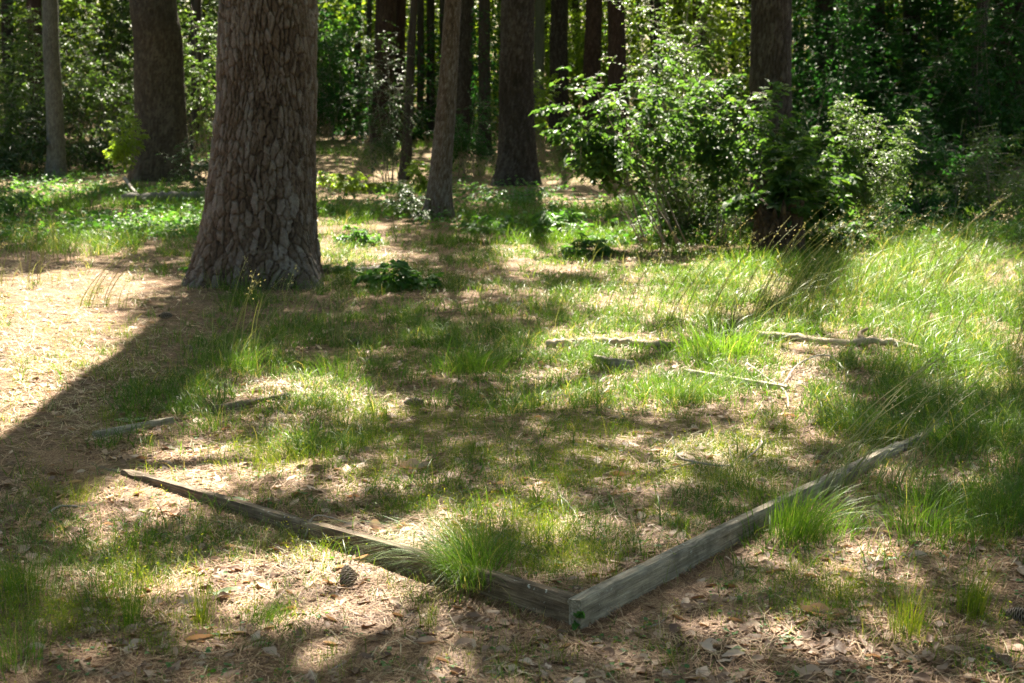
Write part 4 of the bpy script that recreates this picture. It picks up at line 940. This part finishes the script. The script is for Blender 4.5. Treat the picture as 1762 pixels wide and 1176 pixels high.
# centre
S('dark evergreen dome right of the massive pine', 565, 115, 38, 1.6, 1.5, 1.6, 620, 8, .09, .5, M_DARK, foot=570)
S('leafy sapling with sparkling leaves before the wide reddish trunk', 665, 155, 26, .95, .8, 1.35, 400, 8, .055, .5, M_HOLLY, name='sapling', foot=662)
S('bright yellow green forbs right of the massive pine', 590, 306, 22.5, .8, .5, .13, 190, 7, .075, .5, M_BRIGHT, foot=590)
S('yellow leaved plant left of the leaning trunk', 722, 290, 23, .3, .3, .3, 70, 7, .08, .5, M_BRIGHT, foot=722)
S('dark leafy shrub behind the leaning trunk', 800, 210, 29, .8, .8, .9, 330, 8, .07, .5, M_DARK, foot=800)
S('small shrub wrapped round the foot of the leaning trunk', 715, 345, 18.6, .42, .4, .32, 170, 8, .045, .5, M_HOLLY, foot=720)
S('pale shrub in the gap between the centre trunks', 1000, 232, 30, .9, .8, .38, 260, 8, .07, .5, M_HOLLYL, foot=990)
S('green sapling leaves against the pale far trunk', 925, 165, 33, .55, .6, .8, 200, 8, .08, .5, M_BRIGHT, name='sapling', foot=926)
# low leafy plants in the grass
def forb(label, px, py, w, h, L, ratio=.6, n=90, m=M_FORB, Yo=0):
    g = gp(px, py); dist = g[1]
    return S(label, px, py - h * .9 * F / dist / 1.0 * .5, dist + Yo, w, w * .8, h, n, 6, L, ratio, m, name='leafy_plant', foot=px, cat='plant', stems=4, group='low leafy plants in the grass')
forb('dark leafy plant in the grass right of the big pine', 675, 498, .40, .17, .085)
forb('pale green weed clump in the grass at right of centre', 1005, 440, .34, .2, .09, .3)
forb('dark green weed clump behind the pale green one', 950, 405, .50, .24, .10, .4, 120)
forb('weed clump with toothed leaves near the centre', 845, 400, .45, .22, .09, .4, 110)
forb('small weed clump left of the leaning trunk', 615, 420, .35, .18, .07, .5)
forb('tall leafy plants before the thick centre trunk', 880, 350, .75, .32, .08, .4, 160)
forb('leafy plants in shade below the low bright bush', 1075, 420, .4, .15, .08, .35)
forb('tiny three leaved plant at the corner of the boards', 985, 1083, .035, .03, .022, .75, 8)
forb('low green plant at the left foot of the big pine', 350, 480, .22, .1, .05)
forb('leafy seedling clump left of centre in the grass', 590, 470, .2, .08, .05, .5, 60)

# rotten stump
def stump():
    g = gp(1337, 447); n, k = 90, 150; mb = MB(); H = .60; R = .25
    th = np.arange(k) * 2 * math.pi / k; z = np.linspace(-.1, 1, n)
    TH, T = np.meshgrid(th, z); rag = .62 + .7 * vnoise((np.cos(TH) + 2) * 5, (np.sin(TH) + 2) * 5, 3); Z = np.where(T > 0, T * H * rag, T)
    rad = R * (1 + .45 * np.exp(-np.maximum(T, 0) * 4)) * (1 + .16 * (vnoise((np.cos(TH) + 2) * 5, (np.sin(TH) + 2) * 5 + T * .7, 9) - .5)) + bark_field(TH, Z, R, .05, 77, .05)[0]
    V = np.stack([rad * np.cos(TH), rad * np.sin(TH), Z], -1).reshape(-1, 3); I = np.arange(n * k).reshape(n, k); J = np.roll(I, -1, 1)
    q = np.stack([I[:-1], J[:-1], J[1:], I[1:]], -1).reshape(-1, 4)
    V = np.vstack([V, [[0, 0, H * .8]]]); t = [(n * k, (n - 1) * k + j, (n - 1) * k + (j + 1) % k) for j in range(k)]
    mb.add(V, q, t, np.append(bark_field(TH, Z, R, .05, 77, .05)[1].ravel(), .5)); tag(link('tree_stump', mb.mesh('stump'), M_STUMP, None, g), 'rotten brown stump under the drooping broadleaf shrub', 'stump')
stump()

# ------------------------------------------------------------------ ground cover and the far wood
def cover():
    mb = MB()
    P, px, py = scatter(16000, 15.5, 45, lambda px, py, x, y: np.clip(sstep(.44, .62, fbm(x * .6, y * .6, 301)), 0, 1) * (.25 + .75 * ((px < 500) | (px > 1100))), power=.4)
    n = len(P); per = 7; idx = np.repeat(np.arange(n), per)
    C = P[idx] + np.abs(rng.normal(size=(n * per, 3))) * np.array([0, 0, .09]) + rng.normal(size=(n * per, 3)) * np.array([.1, .1, 0])
    D = rand_dirs(n * per); D[:, 2] *= .3; Ls = .04 + .05 * rng.random(n * per)
    leaves(mb, C, D, rand_dirs(n * per, 1.5), Ls, Ls * .6)
    tag(link('ground_cover', mb.mesh('ground cover', False), M_FORB), 'low leafy ground cover between the trunks', 'ground cover', kind='stuff')
    # the far wood, one mass with the unseen added leaf ring
    mb = MB()
    nb = 1500; bx = rng.uniform(-30, 30, nb); by = rng.uniform(43, 70, nb); bz = gz(bx, by) + rng.uniform(.2, 8.5, nb); br = rng.uniform(.6, 1.9, nb)
    gap = fbm(bx * .3, bz * .4, 401); ok = gap > .27; bx, by, bz, br = bx[ok], by[ok], bz[ok], br[ok]
    for x, y, z, r in zip(bx, by, bz, br):
        k = int(210 * r); d = rand_dirs(k) * (rng.random(k) ** .4)[:, None] * r * np.array([1.2, 1, .8]); C = np.array([x, y, z]) + d; C = C[C[:, 2] > gz(C[:, 0], C[:, 1])]
        if len(C): leaves(mb, C, rand_dirs(len(C)), rand_dirs(len(C), .8), .13 + .08 * rng.random(len(C)), .1)
    for _ in range(900):          # unseen leaf clumps added at the sides and behind to block low skylight
        a = rng.random() * 2 * math.pi; x, y = 34 * math.cos(a), 26 + 46 * math.sin(a)
        if y > 40 or (y > 0 and abs(x) < 14): continue
        x *= .8 + .35 * rng.random(); y *= .9 + .2 * rng.random(); z = rng.uniform(.3, 11); r = rng.uniform(1.2, 2.4); k = 130
        C = np.array([x, y, z]) + rand_dirs(k) * (rng.random(k) ** .4)[:, None] * r; C = C[C[:, 2] > .02]
        leaves(mb, C, rand_dirs(len(C)), rand_dirs(len(C), .8), .34 + .16 * rng.random(len(C)), .24)
    m = leaf_mat('far wood leaf', [(0, G(.05, .09, .015)), (1, G(.15, .21, .03))], .5)
    tag(link('distant_wood_and_screen', mb.mesh('distant wood', False), m), 'sunlit yellow green leaves of the far wood, plus an added unseen leaf ring that blocks skylight', 'wood', kind='stuff')
cover()

# darker understorey that closes the view between the trunks
def thick(label, cx, cy, Y, rx, rz, n, m, L=.14, name='shrub', group='understorey trees and tall bushes'):
    return S(label, cx, cy, Y + 3, rx * 1.1, rx * .8, rz * 1.1, int(n * .62), 9, L, .5, m, name=name, foot=cx, stems=4, group=group, twig_len=.35)
thick('dark holly mass at the far upper left edge', 0, 90, 33, 2.0, 2.4, 760, M_HOLLY)
thick('dim holly between the two left trunks', 120, 60, 35, 2.0, 2.4, 760, M_HOLLY)
thick('dim holly rising left of the oak', 200, 40, 34, 1.6, 2.6, 640, M_HOLLYL)
thick('dim green tree behind the gap between oak and massive pine', 345, 60, 36, 1.6, 2.8, 680, M_HOLLY)
thick('tall dark evergreen right beside the massive pine', 575, 120, 40, 1.5, 2.0, 760, M_DARK)
thick('high dark evergreen crown over the path', 560, 20, 37, 1.2, .9, 420, M_FORB)
thick('dark bush behind the wide reddish trunk', 670, 175, 36, 1.7, 1.5, 640, M_DARK)
thick('dark leafy tree behind the leaning trunk', 775, 120, 40, 1.8, 1.7, 600, M_DARK)
thick('yellow green tree in the bright gap left of centre', 740, 40, 44, 1.8, 1.6, 420, M_BRIGHT, .12)
thick('yellow green tree in the bright gap at centre', 845, 130, 44, 1.9, 1.9, 480, M_BRIGHT, .12)
thick('yellow green tree right of the thick centre trunk', 940, 110, 43, 1.6, 1.9, 420, M_BRIGHT, .12)
thick('yellow green tree between the two straight trunks', 1060, 60, 42, 2.2, 2.2, 640, M_BRIGHT, .12)
thick('green tree filling the gap above the broadleaf shrub', 1150, 120, 38, 2.2, 2.4, 760, M_FORB, .11)
thick('olive sunlit tree left of the pine with the stump', 1235, 60, 36, 2.0, 2.3, 760, M_BRIGHT, .10)
thick('black green evergreen right of the pine with the stump', 1400, 60, 30, 1.7, 2.6, 1000, M_DARK)
thick('black green evergreen behind the rust coloured trunk', 1480, 90, 32, 1.9, 2.6, 1000, M_DARK)
thick('black green evergreen at the middle of the right side', 1560, 60, 31, 1.9, 2.6, 1000, M_DARK)
thick('black green evergreen left of the leaning black trunk', 1640, 110, 30, 1.9, 2.6, 1000, M_DARK)
thick('black green evergreen behind the rust red trunk', 1730, 60, 30, 1.9, 2.8, 1000, M_DARK)
thick('dark low holly mass under the right evergreens', 1530, 250, 27, 2.0, .9, 640, M_DARK)
thick('dark low holly mass beside the right edge', 1690, 220, 27, 2.0, 1.0, 640, M_DARK)
thick('dim low bushes behind the broadleaf shrub', 1300, 200, 30, 2.0, 1.3, 640, M_HOLLY)
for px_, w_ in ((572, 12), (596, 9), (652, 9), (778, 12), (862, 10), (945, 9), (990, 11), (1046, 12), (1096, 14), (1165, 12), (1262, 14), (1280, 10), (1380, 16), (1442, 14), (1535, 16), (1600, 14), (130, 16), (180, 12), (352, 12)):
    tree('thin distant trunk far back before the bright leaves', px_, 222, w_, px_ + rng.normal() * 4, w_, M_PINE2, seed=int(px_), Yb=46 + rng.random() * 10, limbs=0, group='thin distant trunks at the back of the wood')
